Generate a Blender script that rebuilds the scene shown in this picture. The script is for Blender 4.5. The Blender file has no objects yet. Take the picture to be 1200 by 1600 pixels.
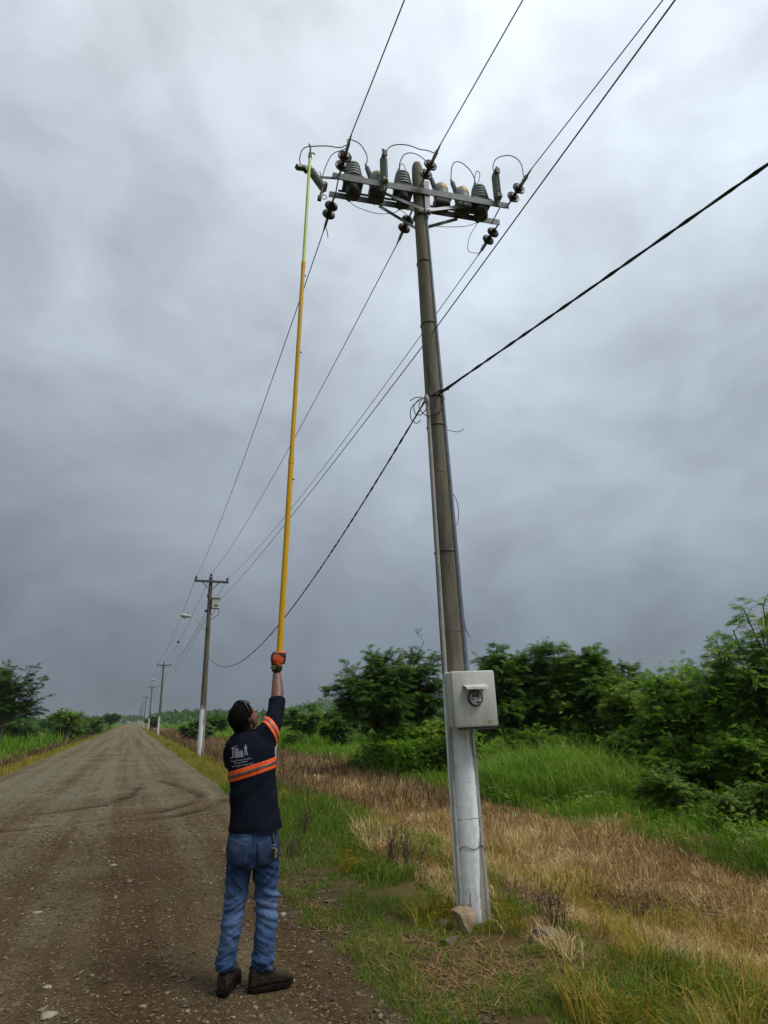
import bpy, bmesh, math, random
import numpy as np
from mathutils import Vector, Matrix, noise as mnoise
from mathutils.bvhtree import BVHTree

S = bpy.context.scene
C = S.collection
R = math.radians
random.seed(7); RNG = np.random.default_rng(11)

# ------------------------------------------------------------------ camera, sky, sun, exposure
CAMZ = 1.58
cam_data = bpy.data.cameras.new('camera'); cam = bpy.data.objects.new('camera', cam_data); C.objects.link(cam)
cam_data.sensor_fit = 'VERTICAL'; cam_data.sensor_height = 32.0; cam_data.lens = 19.0
cam_data.clip_start = 0.05; cam_data.clip_end = 6000
F_ = Vector((0.35282, 0.88033, 0.31707)); R_ = Vector((0.931, -0.36418, -0.02483)); U_ = R_.cross(F_)
m = Matrix((R_, U_, -F_)).transposed().to_4x4(); m.translation = (0, 0, CAMZ); cam.matrix_world = m
S.camera = cam
S.view_settings.view_transform = 'Standard'; S.view_settings.look = 'None'
S.view_settings.exposure = 0.80; S.view_settings.gamma = 1.0; S.view_settings.use_curve_mapping = False
S.cycles.use_denoising = True
S.cycles.max_bounces = 6; S.cycles.diffuse_bounces = 3; S.cycles.transparent_max_bounces = 6

SUN_EL, SUN_AZ = R(58), R(138)            # high behind the cloud, to the right
SUN_DIR = Vector((math.sin(SUN_AZ)*math.cos(SUN_EL), math.cos(SUN_AZ)*math.cos(SUN_EL), math.sin(SUN_EL)))

def N(nt, t, **kw):
    n = nt.nodes.new(t)
    for k, v in kw.items():
        if k.startswith('i_'):
            key = k[2:]; key = int(key) if key.isdigit() else key
            n.inputs[key].default_value = v
        else: setattr(n, k, v)
    return n
def ramp(nt, stops, interp='LINEAR'):
    n = nt.nodes.new('ShaderNodeValToRGB'); cr = n.color_ramp; cr.interpolation = interp
    while len(cr.elements) < len(stops): cr.elements.new(0.5)
    for e, (p, c) in zip(cr.elements, stops):
        e.position = p; e.color = (c[0], c[1], c[2], 1) if len(c) == 3 else c
    return n
def mathn(nt, op, a, b=None, c=None, clamp=False):
    n = nt.nodes.new('ShaderNodeMath'); n.operation = op; n.use_clamp = clamp
    for i, v in enumerate((a, b, c)):
        if v is None: continue
        if isinstance(v, (int, float)): n.inputs[i].default_value = v
        else: nt.links.new(v, n.inputs[i])
    return n.outputs[0]

world = bpy.data.worlds.new('World'); S.world = world; world.use_nodes = True
nt = world.node_tree; nt.nodes.clear(); L = nt.links.new
out = N(nt, 'ShaderNodeOutputWorld')
sky = N(nt, 'ShaderNodeTexSky', sky_type='NISHITA', sun_disc=False, sun_elevation=SUN_EL, sun_rotation=SUN_AZ)
bg1 = N(nt, 'ShaderNodeBackground'); bg1.inputs[1].default_value = 0.08; L(sky.outputs[0], bg1.inputs[0])
tc = N(nt, 'ShaderNodeTexCoord'); sp = N(nt, 'ShaderNodeSeparateXYZ'); L(tc.outputs['Generated'], sp.inputs[0])
z = mathn(nt, 'MAXIMUM', sp.outputs[2], 0.0)
den = mathn(nt, 'ADD', z, 0.42)
cx = mathn(nt, 'DIVIDE', sp.outputs[0], den); cy = mathn(nt, 'DIVIDE', sp.outputs[1], den)
cv = N(nt, 'ShaderNodeCombineXYZ'); L(cx, cv.inputs[0]); L(cy, cv.inputs[1]); L(mathn(nt, 'MULTIPLY', z, 1.4), cv.inputs[2])
n1 = N(nt, 'ShaderNodeTexNoise', i_Scale=.85, i_Detail=4.0, i_Roughness=0.45, i_Distortion=0.2); L(cv.outputs[0], n1.inputs['Vector'])
dsc = N(nt, 'ShaderNodeVectorMath', operation='MULTIPLY'); L(tc.outputs['Generated'], dsc.inputs[0]); dsc.inputs[1].default_value = (1.0, 1.0, 1.45)
n2 = N(nt, 'ShaderNodeTexNoise', i_Scale=3.6, i_Detail=7.0, i_Roughness=0.52, i_Distortion=0.5); L(dsc.outputs[0], n2.inputs['Vector'])
grad = ramp(nt, [(0.00, (0.094, 0.116, 0.142)), (0.16, (0.134, 0.158, 0.187)), (0.29, (0.181, 0.208, 0.240)), (0.39, (0.199, 0.230, 0.263)), (0.52, (0.266, 0.302, 0.344)), (0.64, (0.323, 0.363, 0.408)), (0.76, (0.417, 0.462, 0.511)), (0.90, (0.495, 0.532, 0.574)), (1.00, (0.526, 0.556, 0.592))]); L(z, grad.inputs[0])
k1 = mathn(nt, 'MULTIPLY_ADD', n1.outputs[0], 0.8, -0.40); k2 = mathn(nt, 'MULTIPLY_ADD', n2.outputs[0], 0.85, -0.425)
n3 = N(nt, 'ShaderNodeTexNoise', i_Scale=9.0, i_Detail=6.0, i_Roughness=0.5, i_Distortion=0.6); L(dsc.outputs[0], n3.inputs['Vector'])
k3 = mathn(nt, 'MULTIPLY_ADD', n3.outputs[0], 0.34, -0.17)
kk = mathn(nt, 'ADD', mathn(nt, 'ADD', mathn(nt, 'ADD', k1, k2), k3), 1.0)
dt = N(nt, 'ShaderNodeVectorMath', operation='DOT_PRODUCT'); L(tc.outputs['Generated'], dt.inputs[0]); dt.inputs[1].default_value = (math.sin(R(110)), math.cos(R(110)), 0)
kk = mathn(nt, 'MULTIPLY', kk, mathn(nt, 'POWER', 1.49, dt.outputs['Value']))      # the storm is darkest ahead to the left
mul = N(nt, 'ShaderNodeVectorMath', operation='SCALE'); L(grad.outputs[0], mul.inputs[0]); L(kk, mul.inputs['Scale'])
bg2 = N(nt, 'ShaderNodeBackground'); L(mul.outputs[0], bg2.inputs[0]); bg2.inputs[1].default_value = 1.0
mx = N(nt, 'ShaderNodeMixShader'); mx.inputs[0].default_value = 0.97
L(bg1.outputs[0], mx.inputs[1]); L(bg2.outputs[0], mx.inputs[2]); L(mx.outputs[0], out.inputs[0])

sl = bpy.data.lights.new('sun', 'SUN'); sl.energy = 1.5; sl.angle = R(24); sl.color = (1, .96, .90)
sun = bpy.data.objects.new('sun', sl); C.objects.link(sun); sun.rotation_euler = SUN_DIR.to_track_quat('Z', 'Y').to_euler(); sun.location = (0, 0, 30)

# ------------------------------------------------------------------ helpers: materials
MATS = {}
def newmat(name):
    mt = bpy.data.materials.new(name); mt.use_nodes = True; MATS[name] = mt
    nt = mt.node_tree; bs = nt.nodes['Principled BSDF']
    return mt, nt, bs
def pmat(name, c1, c2=None, scale=6.0, rough=.7, bump=.0, metal=0.0, detail=6, stretch=(1, 1, 1), spec=.35, mid=(.35, .65), bscale=None):
    mt, nt, bs = newmat(name); c2 = c2 or c1
    bs.inputs['Roughness'].default_value = rough; bs.inputs['Metallic'].default_value = metal
    bs.inputs['Specular IOR Level'].default_value = spec
    tc = N(nt, 'ShaderNodeTexCoord'); mp = N(nt, 'ShaderNodeMapping'); mp.inputs['Scale'].default_value = stretch
    nt.links.new(tc.outputs['Object'], mp.inputs[0])
    nz = N(nt, 'ShaderNodeTexNoise', i_Scale=scale, i_Detail=float(detail), i_Roughness=.6); nt.links.new(mp.outputs[0], nz.inputs['Vector'])
    cr = ramp(nt, [(mid[0], c1), (mid[1], c2)]); nt.links.new(nz.outputs[0], cr.inputs[0]); nt.links.new(cr.outputs[0], bs.inputs['Base Color'])
    if bump:
        nb = nz
        if bscale:
            nb = N(nt, 'ShaderNodeTexNoise', i_Scale=bscale, i_Detail=4.0); nt.links.new(mp.outputs[0], nb.inputs['Vector'])
        b = N(nt, 'ShaderNodeBump', i_Strength=bump, i_Distance=.01); nt.links.new(nb.outputs[0], b.inputs['Height']); nt.links.new(b.outputs[0], bs.inputs['Normal'])
    return mt
def tintmat(name, stops, rough=.6, transl=.0, spec=.25, tcol=None):
    """colour read from the per-blade / per-leaf attribute 'tint'"""
    mt, nt, bs = newmat(name); bs.inputs['Roughness'].default_value = rough; bs.inputs['Specular IOR Level'].default_value = spec
    at = N(nt, 'ShaderNodeAttribute', attribute_name='tint'); cr = ramp(nt, stops)
    nt.links.new(at.outputs['Fac'], cr.inputs[0]); nt.links.new(cr.outputs[0], bs.inputs['Base Color'])
    if transl:
        tr = N(nt, 'ShaderNodeBsdfTranslucent')
        hs = N(nt, 'ShaderNodeHueSaturation', i_Hue=.49, i_Saturation=1.1, i_Value=1.3); nt.links.new(cr.outputs[0], hs.inputs['Color']); nt.links.new(hs.outputs[0], tr.inputs[0])
        mx = N(nt, 'ShaderNodeMixShader'); mx.inputs[0].default_value = transl
        o = nt.nodes['Material Output']; nt.links.new(bs.outputs[0], mx.inputs[1]); nt.links.new(tr.outputs[0], mx.inputs[2]); nt.links.new(mx.outputs[0], o.inputs[0])
    return mt

# ------------------------------------------------------------------ helpers: objects
def tag(o, label=None, cat=None, group=None, kind=None):
    if label: o['label'] = label
    if cat: o['category'] = cat
    if group: o['group'] = group
    if kind: o['kind'] = kind
    return o
def thing(name, loc, label, cat, group=None):
    o = bpy.data.objects.new(name, None); C.objects.link(o); o.location = loc; o.empty_display_size = .1
    return tag(o, label, cat, group)
def link(name, me, mats, parent=None, loc=None):
    o = bpy.data.objects.new(name, me); C.objects.link(o)
    for mt in (mats if isinstance(mats, (list, tuple)) else [mats]): me.materials.append(mt)
    if parent: o.parent = parent
    if loc is not None: o.location = loc
    return o
def copy_tree(o, parent=None):
    c = o.copy(); C.objects.link(c); c.parent = parent
    for ch in list(o.children): copy_tree(ch, c)
    return c
def fast_mesh(name, V, quads=None, tris=None, tint=None, cols=None, smooth=False, matidx=None):
    """mesh from numpy arrays"""
    me = bpy.data.meshes.new(name); V = np.ascontiguousarray(V, dtype=np.float32)
    me.vertices.add(len(V)); me.vertices.foreach_set('co', V.ravel())
    q = np.zeros((0, 4), np.int32) if quads is None else np.asarray(quads, np.int32)
    t = np.zeros((0, 3), np.int32) if tris is None else np.asarray(tris, np.int32)
    loops = np.concatenate([q.ravel(), t.ravel()]).astype(np.int32)
    tot = np.concatenate([np.full(len(q), 4), np.full(len(t), 3)]).astype(np.int32)
    st = np.concatenate([[0], np.cumsum(tot)[:-1]]).astype(np.int32)
    me.loops.add(len(loops)); me.loops.foreach_set('vertex_index', loops)
    me.polygons.add(len(tot)); me.polygons.foreach_set('loop_start', st)
    if matidx is not None: me.polygons.foreach_set('material_index', np.asarray(matidx, np.int32))
    me.polygons.foreach_set('use_smooth', np.full(len(tot), smooth))
    if tint is not None:
        a = me.attributes.new('tint', 'FLOAT', 'POINT'); a.data.foreach_set('value', np.asarray(tint, np.float32))
    if cols is not None:
        a = me.color_attributes.new('zone', 'FLOAT_COLOR', 'POINT')
        a.data.foreach_set('color', np.concatenate([cols, np.ones((len(V), 1))], 1).astype(np.float32).ravel())
    me.update(calc_edges=True); me.validate()
    return me
def unit(v):
    v = np.asarray(v, float); return v/(np.linalg.norm(v)+1e-12)
def frame(t):
    t = unit(t); a = np.array([0, 0, 1.]) if abs(t[2]) < .95 else np.array([1., 0, 0])
    u = unit(np.cross(a, t)); return u, np.cross(t, u)
class MB:
    """collects shapes given in world coordinates; build() links them as ONE mesh object"""
    def __init__(s): s.v = []; s.f = []; s.m = []; s.mi = 0
    def add(s, V, Fs):
        o = len(s.v); s.v += [tuple(map(float, p)) for p in V]; s.f += [tuple(i+o for i in f) for f in Fs]; s.m += [s.mi]*len(Fs); return s
    def box(s, c, half, ax=None, bev=0.0):
        c = np.asarray(c, float); X, Y, Z = ax if ax is not None else np.eye(3)
        X, Y, Z = map(np.asarray, (X, Y, Z)); hx, hy, hz = half
        if bev <= 0:
            V = [c+X*sx*hx+Y*sy*hy+Z*sz*hz for sz in (-1, 1) for sy in (-1, 1) for sx in (-1, 1)]
            return s.add(V, [(0, 2, 3, 1), (4, 5, 7, 6), (0, 1, 5, 4), (2, 6, 7, 3), (0, 4, 6, 2), (1, 3, 7, 5)])
        bm = bmesh.new(); bmesh.ops.create_cube(bm, size=2.0)
        for v in bm.verts: v.co = (v.co.x*hx, v.co.y*hy, v.co.z*hz)
        bmesh.ops.bevel(bm, geom=bm.edges[:], offset=bev, segments=2, affect='EDGES', profile=.5)
        bm.verts.index_update()
        V = [c+X*v.co.x+Y*v.co.y+Z*v.co.z for v in bm.verts]; Fs = [[v.index for v in f.verts] for f in bm.faces]; bm.free()
        return s.add(V, Fs)
    def tube(s, pts, r, n=8, caps=True, closed=False):
        pts = [np.asarray(p, float) for p in pts]; m_ = len(pts)
        rs = [r]*m_ if isinstance(r, (int, float)) else list(r)
        V = []; pu = None
        for i, p in enumerate(pts):
            if closed: t = pts[(i+1) % m_]-pts[i-1]
            else: t = pts[min(i+1, m_-1)]-pts[max(i-1, 0)]
            t = unit(t)
            if pu is None: u, w = frame(t)
            else:
                u = unit(pu-t*np.dot(pu, t)); w = np.cross(t, u)
            pu = u
            for k in range(n):
                a = 2*math.pi*k/n; V.append(p+(u*math.cos(a)+w*math.sin(a))*rs[i])
        Fs = []
        for i in range(m_ if closed else m_-1):
            j = (i+1) % m_
            for k in range(n): Fs.append((i*n+k, i*n+(k+1) % n, j*n+(k+1) % n, j*n+k))
        if caps and not closed: Fs.append(tuple(range(n-1, -1, -1))); Fs.append(tuple((m_-1)*n+k for k in range(n)))
        return s.add(V, Fs)
    def lathe(s, p, ax, prof, n=14):
        """prof: (distance along axis, radius)"""
        p = np.asarray(p, float); t = unit(ax); u, w = frame(t); V = []
        for h, r in prof:
            for k in range(n):
                a = 2*math.pi*k/n; V.append(p+t*h+(u*math.cos(a)+w*math.sin(a))*max(r, 1e-4))
        Fs = [(i*n+k, i*n+(k+1) % n, (i+1)*n+(k+1) % n, (i+1)*n+k) for i in range(len(prof)-1) for k in range(n)]
        Fs.append(tuple(range(n-1, -1, -1))); Fs.append(tuple((len(prof)-1)*n+k for k in range(n)))
        return s.add(V, Fs)
    def rings(s, secs, n=20, p=2.0, yaw=0):
        """horizontal super-ellipse rings: (cx, cy, z, a, b)"""
        V = []
        for cx, cy, zz, a, b in secs:
            for k in range(n):
                t = 2*math.pi*k/n; c_, s_ = math.cos(t), math.sin(t)
                V.append((cx+a*math.copysign(abs(c_)**(2/p), c_), cy+b*math.copysign(abs(s_)**(2/p), s_), zz))
        Fs = [(i*n+k, i*n+(k+1) % n, (i+1)*n+(k+1) % n, (i+1)*n+k) for i in range(len(secs)-1) for k in range(n)]
        Fs.append(tuple(range(n-1, -1, -1))); Fs.append(tuple((len(secs)-1)*n+k for k in range(n)))
        return s.add(V, Fs)
    def ell(s, c, rad, ax=None, n=14, m_=9):
        c = np.asarray(c, float); X, Y, Z = ax if ax is not None else np.eye(3); V = []
        for i in range(m_+1):
            ph = math.pi*(i/m_)
            ph = min(max(ph, .02), math.pi-.02)
            for k in range(n):
                a = 2*math.pi*k/n
                V.append(c+np.asarray(X)*rad[0]*math.sin(ph)*math.cos(a)+np.asarray(Y)*rad[1]*math.sin(ph)*math.sin(a)-np.asarray(Z)*rad[2]*math.cos(ph))
        Fs = [(i*n+k, i*n+(k+1) % n, (i+1)*n+(k+1) % n, (i+1)*n+k) for i in range(m_) for k in range(n)]
        Fs.append(tuple(range(n-1, -1, -1))); Fs.append(tuple(m_*n+k for k in range(n)))
        return s.add(V, Fs)
    def mesh(s, name, off=(0, 0, 0), smooth=False):
        me = bpy.data.meshes.new(name); o = Vector(off)
        me.from_pydata([Vector(v)-o for v in s.v], [], s.f); me.update()
        me.polygons.foreach_set('material_index', s.m)
        if smooth: me.shade_smooth()
        return me
    def build(s, name, mats, parent=None, smooth=False, loc=None):
        off = parent_loc(parent) if parent else (loc or (0, 0, 0))
        me = s.mesh(name, off, smooth); o = link(name, me, mats, parent)
        if not parent and loc: o.location = loc
        if smooth:
            md = [p for p in me.polygons]
            try: me.set_sharp_from_angle(angle=R(40))
            except Exception: pass
        return o
def parent_loc(p):
    v = Vector((0, 0, 0))
    while p: v = v+p.location; p = p.parent
    return v

# value noise in numpy
_T = RNG.random((256, 256))
def vnoise(x, y):
    x = np.asarray(x, float); y = np.asarray(y, float)
    xi = np.floor(x).astype(int); yi = np.floor(y).astype(int); fx = x-xi; fy = y-yi
    fx = fx*fx*(3-2*fx); fy = fy*fy*(3-2*fy)
    g = lambda a, b: _T[a % 256, b % 256]
    return (g(xi, yi)*(1-fx)+g(xi+1, yi)*fx)*(1-fy)+(g(xi, yi+1)*(1-fx)+g(xi+1, yi+1)*fx)*fy
def fbm(x, y, o=4):
    s = 0; a = .5; t = 0
    for i in range(o): s = s+a*vnoise(x*2**i+17*i, y*2**i+5*i); t += a; a *= .5
    return s/t
def sstep(a, b, x):
    t = np.clip((np.asarray(x, float)-a)/(b-a), 0, 1); return t*t*(3-2*t)

# ------------------------------------------------------------------ the ground
def edge_r(y):
    y = np.asarray(y, float)
    return 1.72+.62*sstep(7.0, 13.0, y)+.30*(fbm(y*.55+3, y*0+1.5)-.5)
def edge_l(y):
    y = np.asarray(y, float); return -4.0+.35*(fbm(y*.4+30, y*0+7.5)-.5)
def gz(x, y):
    x = np.asarray(x, float); y = np.asarray(y, float)
    u = (x+.85)/3.2
    z = .05*np.clip(1-u*u, -.0, 1)-.05
    z = z-.33*sstep(3.25, 4.9, x)+.18*sstep(6.5, 11, x)
    z = z-.26*sstep(-4.4, -6.2, x)
    z = z+.05*(fbm(x*.8, y*.8, 3)-.5)*(sstep(1.9, 3.5, x)+sstep(-4.0, -5.0, x))*2
    z = z+.02*(fbm(x*3.1, y*3.1, 3)-.5)
    z = z-.24*np.exp(-(((x-4.85)/.55)**2+((y-6.0)/.34)**2))      # trampled hollow beyond the pole
    z = z-.18*np.exp(-(((x-3.55)/.30)**2+((y-7.2)/.5)**2))       # eroded hole left of the pole
    far = np.hypot(x, y)
    z = z+np.clip((far-60)/200, 0, 1)*1.2*(fbm(x*.012, y*.012, 3)-.5)*sstep(4, 30, np.abs(x+.85))
    return z
def xb(y):       # where the dry strip on the right gives way to green growth
    y = np.asarray(y, float)
    return 7.35+.065*np.clip(y-5, 0, 22)+1.3*(fbm(y*.35, y*0+3.3)-.5)
def zone_col(x, y):
    soil = np.array([.095, .058, .026]); straw = np.array([.21, .13, .05]); green = np.array([.05, .11, .015]); yel = np.array([.14, .11, .016]); brown = np.array([.12, .078, .037])
    n = fbm(x*1.3, y*1.3)[:, None]; n2 = fbm(x*.35+9, y*.35)[:, None]
    dr = (x-edge_r(y))[:, None]; dl = (edge_l(y)-x)[:, None]; yy = y[:, None]; X = x[:, None]
    near = 1-sstep(8, 15, yy)
    mixn = sstep(.42, .6, n)
    c_near = soil*(1.0+.35*(n2-.5))*(1-mixn*.22)+green*mixn*.22
    c_far = yel*.8+green*.2
    strip = c_near*near+c_far*(1-near)
    dry = straw*(.55+.45*n2)+brown*.35*(1-near)
    dry = dry*near+(brown*.75+straw*.25)*(1-near)
    gr = green*(.75+.6*n2)
    k1_ = sstep(.75, 1.6, dr); k2_ = sstep(-.4, .7, X-xb(y)[:, None])
    right = (strip*(1-k1_)+dry*k1_)*(1-k2_)+gr*k2_
    k3 = sstep(.5, 1.1, dl); k4 = sstep(2.2, 3.4, dl)
    left = ((yel*.8+green*.2)*(1-k3)+brown*k3)*(1-k4)+gr*k4
    hol = np.clip(np.exp(-(((X-4.85)/.7)**2+((yy-6.0)/.42)**2))+np.exp(-(((X-3.55)/.4)**2+((yy-7.2)/.6)**2))+.7*np.exp(-(((X-3.6)/.3)**2+((yy-5.8)/.4)**2)), 0, 1)
    right = right*(1-hol)+np.array([.030, .019, .011])*hol          # ground colour goes dark brown at the hollows and beside the pole
    return np.where(X > -.85, right, left)
def stretched(lo, hi, step, grow, near=0.0):
    out = [near]; s = step; v = near
    while v < hi:
        v += s; out.append(v)
        if v > near+9: s *= grow
    neg = []; s = step; v = near
    while v > lo:
        v -= s; neg.append(v)
        if v < near-5: s *= grow
    return np.array(neg[::-1]+out)
def grid_mesh(name, xs, ys, zfun, cfun=None, tint=None):
    X, Y = np.meshgrid(xs, ys); x = X.ravel(); y = Y.ravel(); V = np.stack([x, y, zfun(x, y)], 1)
    nx, ny = len(xs), len(ys); i = (np.arange(ny-1)[:, None]*nx+np.arange(nx-1)[None]).ravel()
    q = np.stack([i, i+1, i+1+nx, i+nx], 1)
    return fast_mesh(name, V, q, cols=cfun(x, y) if cfun else None, tint=tint, smooth=True)
def road_cut(x, y):          # the ground dips a little under the road sheet
    return gz(x, y)-.06*sstep(.05, .35, edge_r(y)-x)*sstep(.05, .35, x-edge_l(y))
gm, gnt, gbs = newmat('earth_and_turf')
gbs.inputs['Roughness'].default_value = .95; gbs.inputs['Specular IOR Level'].default_value = .1
at = N(gnt, 'ShaderNodeAttribute', attribute_name='zone'); tcg = N(gnt, 'ShaderNodeTexCoord')
g1 = N(gnt, 'ShaderNodeTexNoise', i_Scale=9.0, i_Detail=8.0, i_Roughness=.7); gnt.links.new(tcg.outputs['Object'], g1.inputs['Vector'])
g2 = N(gnt, 'ShaderNodeTexNoise', i_Scale=70.0, i_Detail=4.0, i_Roughness=.7); gnt.links.new(tcg.outputs['Object'], g2.inputs['Vector'])
gs = mathn(gnt, 'ADD', mathn(gnt, 'MULTIPLY', g1.outputs[0], 1.0), mathn(gnt, 'MULTIPLY', g2.outputs[0], .9))
gv = N(gnt, 'ShaderNodeVectorMath', operation='SCALE'); gnt.links.new(at.outputs['Color'], gv.inputs[0]); gnt.links.new(gs, gv.inputs['Scale']); gnt.links.new(gv.outputs[0], gbs.inputs['Base Color'])
gb = N(gnt, 'ShaderNodeBump', i_Strength=.9, i_Distance=.03); gnt.links.new(gs, gb.inputs['Height']); gnt.links.new(gb.outputs[0], gbs.inputs['Normal'])
xs = stretched(-2500, 2600, .10, 1.07, 3.0); ys = stretched(-60, 3000, .11, 1.055, 3.0)
ground = link('ground', grid_mesh('ground', xs, ys, road_cut, zone_col), gm); tag(ground, 'earth verge and open field spreading away from the gravel road', kind='structure')

# ------------------------------------------------------------------ the gravel road
RUTS = [[(-3.2, 13.2), (-2.06, 13.83), (-1.06, 14.2), (-.41, 14.7), (.13, 16.2), (.3, 18)],
        [(-2.4, 11.9), (-.88, 12.22), (-.27, 12.44), (.63, 13.06), (1.3, 14.2), (1.62, 15.6), (1.35, 17.4), (.9, 19.5)],
        [(-.3, 11.9), (.9, 12.5), (1.7, 13.5), (2.0, 14.6)]]
def seg_dist(x, y, P):
    d = np.full(x.shape, 1e9)
    for (ax, ay), (bx, by) in zip(P[:-1], P[1:]):
        vx, vy = bx-ax, by-ay; t = np.clip(((x-ax)*vx+(y-ay)*vy)/(vx*vx+vy*vy), 0, 1)
        d = np.minimum(d, np.hypot(x-ax-t*vx, y-ay-t*vy))
    return d
def rut(x, y):
    w = np.zeros(x.shape)
    for i, P in enumerate(RUTS):
        d = seg_dist(x, y, P)+.10*(fbm(x*2.2, y*2.2)-.5)
        br = sstep(.35, .6, fbm(x*1.1+4*i, y*1.1, 2))
        w = np.maximum(w, np.exp(-(d/.13)**2)*(.35+.65*br))
    return w
rows = stretched(-8, 900, .075, 1.02, 6.0); nu = 96
uu = np.linspace(0, 1, nu); Yr, Ur = np.meshgrid(rows, uu, indexing='ij'); yr = Yr.ravel(); ur = Ur.ravel()
xr = edge_l(yr)*(1-ur)+edge_r(yr)*ur
edge = np.minimum(ur, 1-ur)*(edge_r(yr)-edge_l(yr))
rw = rut(xr, yr)
zr = gz(xr, yr)+.006-.035*(1-sstep(0, .22, edge))-.03*rw+.022*(np.exp(-((seg_dist(xr, yr, RUTS[1])-.24)/.09)**2))
zr = zr+.012*(fbm(xr*7, yr*7, 2)-.5)
i = (np.arange(len(rows)-1)[:, None]*nu+np.arange(nu-1)[None]).ravel()
me = fast_mesh('road', np.stack([xr, yr, zr], 1), np.stack([i, i+1, i+1+nu, i+nu], 1), tint=rw, smooth=True)
rm, rnt, rbs = newmat('gravel'); rbs.inputs['Roughness'].default_value = .92; rbs.inputs['Specular IOR Level'].default_value = .15
tcr = N(rnt, 'ShaderNodeTexCoord'); ob = tcr.outputs['Object']; RL = rnt.links.new
big = N(rnt, 'ShaderNodeTexNoise', i_Scale=.55, i_Detail=6.0, i_Roughness=.6); RL(ob, big.inputs['Vector'])
mpw = N(rnt, 'ShaderNodeMapping'); mpw.inputs['Scale'].default_value = (1.7, .025, 1); RL(ob, mpw.inputs[0])
trk = N(rnt, 'ShaderNodeTexNoise', i_Scale=1.1, i_Detail=5.0, i_Roughness=.6); RL(mpw.outputs[0], trk.inputs['Vector'])
base = ramp(rnt, [(.28, (.062, .036, .014)), (.5, (.098, .070, .034)), (.72, (.135, .118, .074))])
spr = N(rnt, 'ShaderNodeSeparateXYZ'); RL(ob, spr.inputs[0])
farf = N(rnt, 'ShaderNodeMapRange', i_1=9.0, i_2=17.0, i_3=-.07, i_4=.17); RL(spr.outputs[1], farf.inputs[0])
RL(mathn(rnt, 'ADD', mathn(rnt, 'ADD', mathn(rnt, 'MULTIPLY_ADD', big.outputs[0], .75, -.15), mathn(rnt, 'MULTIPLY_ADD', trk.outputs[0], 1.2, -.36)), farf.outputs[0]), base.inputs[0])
vo = N(rnt, 'ShaderNodeTexVoronoi', i_Scale=32.0, i_Randomness=1.0); RL(ob, vo.inputs['Vector'])
vo2 = N(rnt, 'ShaderNodeTexVoronoi', i_Scale=75.0, i_Randomness=1.0); RL(ob, vo2.inputs['Vector'])
fine = N(rnt, 'ShaderNodeTexNoise', i_Scale=38.0, i_Detail=8.0, i_Roughness=.75); RL(ob, fine.inputs['Vector'])
sepc = N(rnt, 'ShaderNodeSeparateColor'); RL(vo.outputs['Color'], sepc.inputs[0]); sepd = N(rnt, 'ShaderNodeSeparateColor'); RL(vo2.outputs['Color'], sepd.inputs[0])
stone = mathn(rnt, 'ADD', mathn(rnt, 'MULTIPLY', mathn(rnt, 'POWER', sepc.outputs[0], 3.0), .55), mathn(rnt, 'MULTIPLY', mathn(rnt, 'POWER', sepd.outputs[0], 2.0), .45))
sc = mathn(rnt, 'ADD', mathn(rnt, 'ADD', mathn(rnt, 'MULTIPLY_ADD', fine.outputs[0], 2.0, -.45), stone), .22)
sm = N(rnt, 'ShaderNodeVectorMath', operation='SCALE'); RL(base.outputs[0], sm.inputs[0]); RL(sc, sm.inputs['Scale'])
rat = N(rnt, 'ShaderNodeAttribute', attribute_name='tint')
rmx = N(rnt, 'ShaderNodeMix', data_type='RGBA'); RL(mathn(rnt, 'MULTIPLY', rat.outputs['Fac'], .97), rmx.inputs[0]); RL(sm.outputs[0], rmx.inputs[6]); rmx.inputs[7].default_value = (.036, .019, .008, 1)
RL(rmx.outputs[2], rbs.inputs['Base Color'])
hh = mathn(rnt, 'ADD', mathn(rnt, 'MULTIPLY', stone, .8), fine.outputs[0])
rb = N(rnt, 'ShaderNodeBump', i_Strength=1.0, i_Distance=.02); RL(hh, rb.inputs['Height']); RL(rb.outputs[0], rbs.inputs['Normal'])
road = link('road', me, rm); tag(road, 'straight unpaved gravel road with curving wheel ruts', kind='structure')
print('ground done')

# ------------------------------------------------------------------ samples for ground cover (denser near the viewer's side of the field, thinner far off)
def polar(n, r0, r1, a0=-24, a1=68, p=1.0):
    a = np.radians(RNG.uniform(a0, a1, n)); u = RNG.random(n)
    r = np.exp(np.log(r0)+(np.log(r1)-np.log(r0))*u**p)
    return r*np.sin(a), r*np.cos(a), r
def blades(name, x, y, H, W, lean, curve, tint, mat, label, cat, kind='stuff', zoff=-.01, az=None):
    n = len(x); P = np.stack([x, y, gz(x, y)+zoff], 1)
    az = RNG.uniform(0, 2*np.pi, n) if az is None else az
    d = np.stack([np.cos(az), np.sin(az), np.zeros(n)], 1); tw = az+np.pi/2+RNG.normal(0, .5, n)
    w = np.stack([np.cos(tw), np.sin(tw), np.zeros(n)], 1); up = np.array([0, 0, 1.])
    l1 = lean; l2 = lean+curve
    c1 = P+(d*np.sin(l1)[:, None]+up*np.cos(l1)[:, None])*(H*.55)[:, None]
    c2 = c1+(d*np.sin(l2)[:, None]+up*np.cos(l2)[:, None])*(H*.5)[:, None]
    hw = (W*.5)[:, None]
    V = np.stack([P-w*hw, P+w*hw, c1-w*hw*.8, c1+w*hw*.8, c2], 1).reshape(-1, 3)
    b = np.arange(n)*5
    q = np.stack([b, b+1, b+3, b+2], 1); t = np.stack([b+2, b+3, b+4], 1)
    me = fast_mesh(name, V, q, t, tint=np.repeat(tint, 5), smooth=False)
    return tag(link(name, me, mat), label, cat, kind=kind)
def clump(x, y, s=1.6, o=0.0): return fbm(x*s+o, y*s+o*.7, 3)

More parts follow.
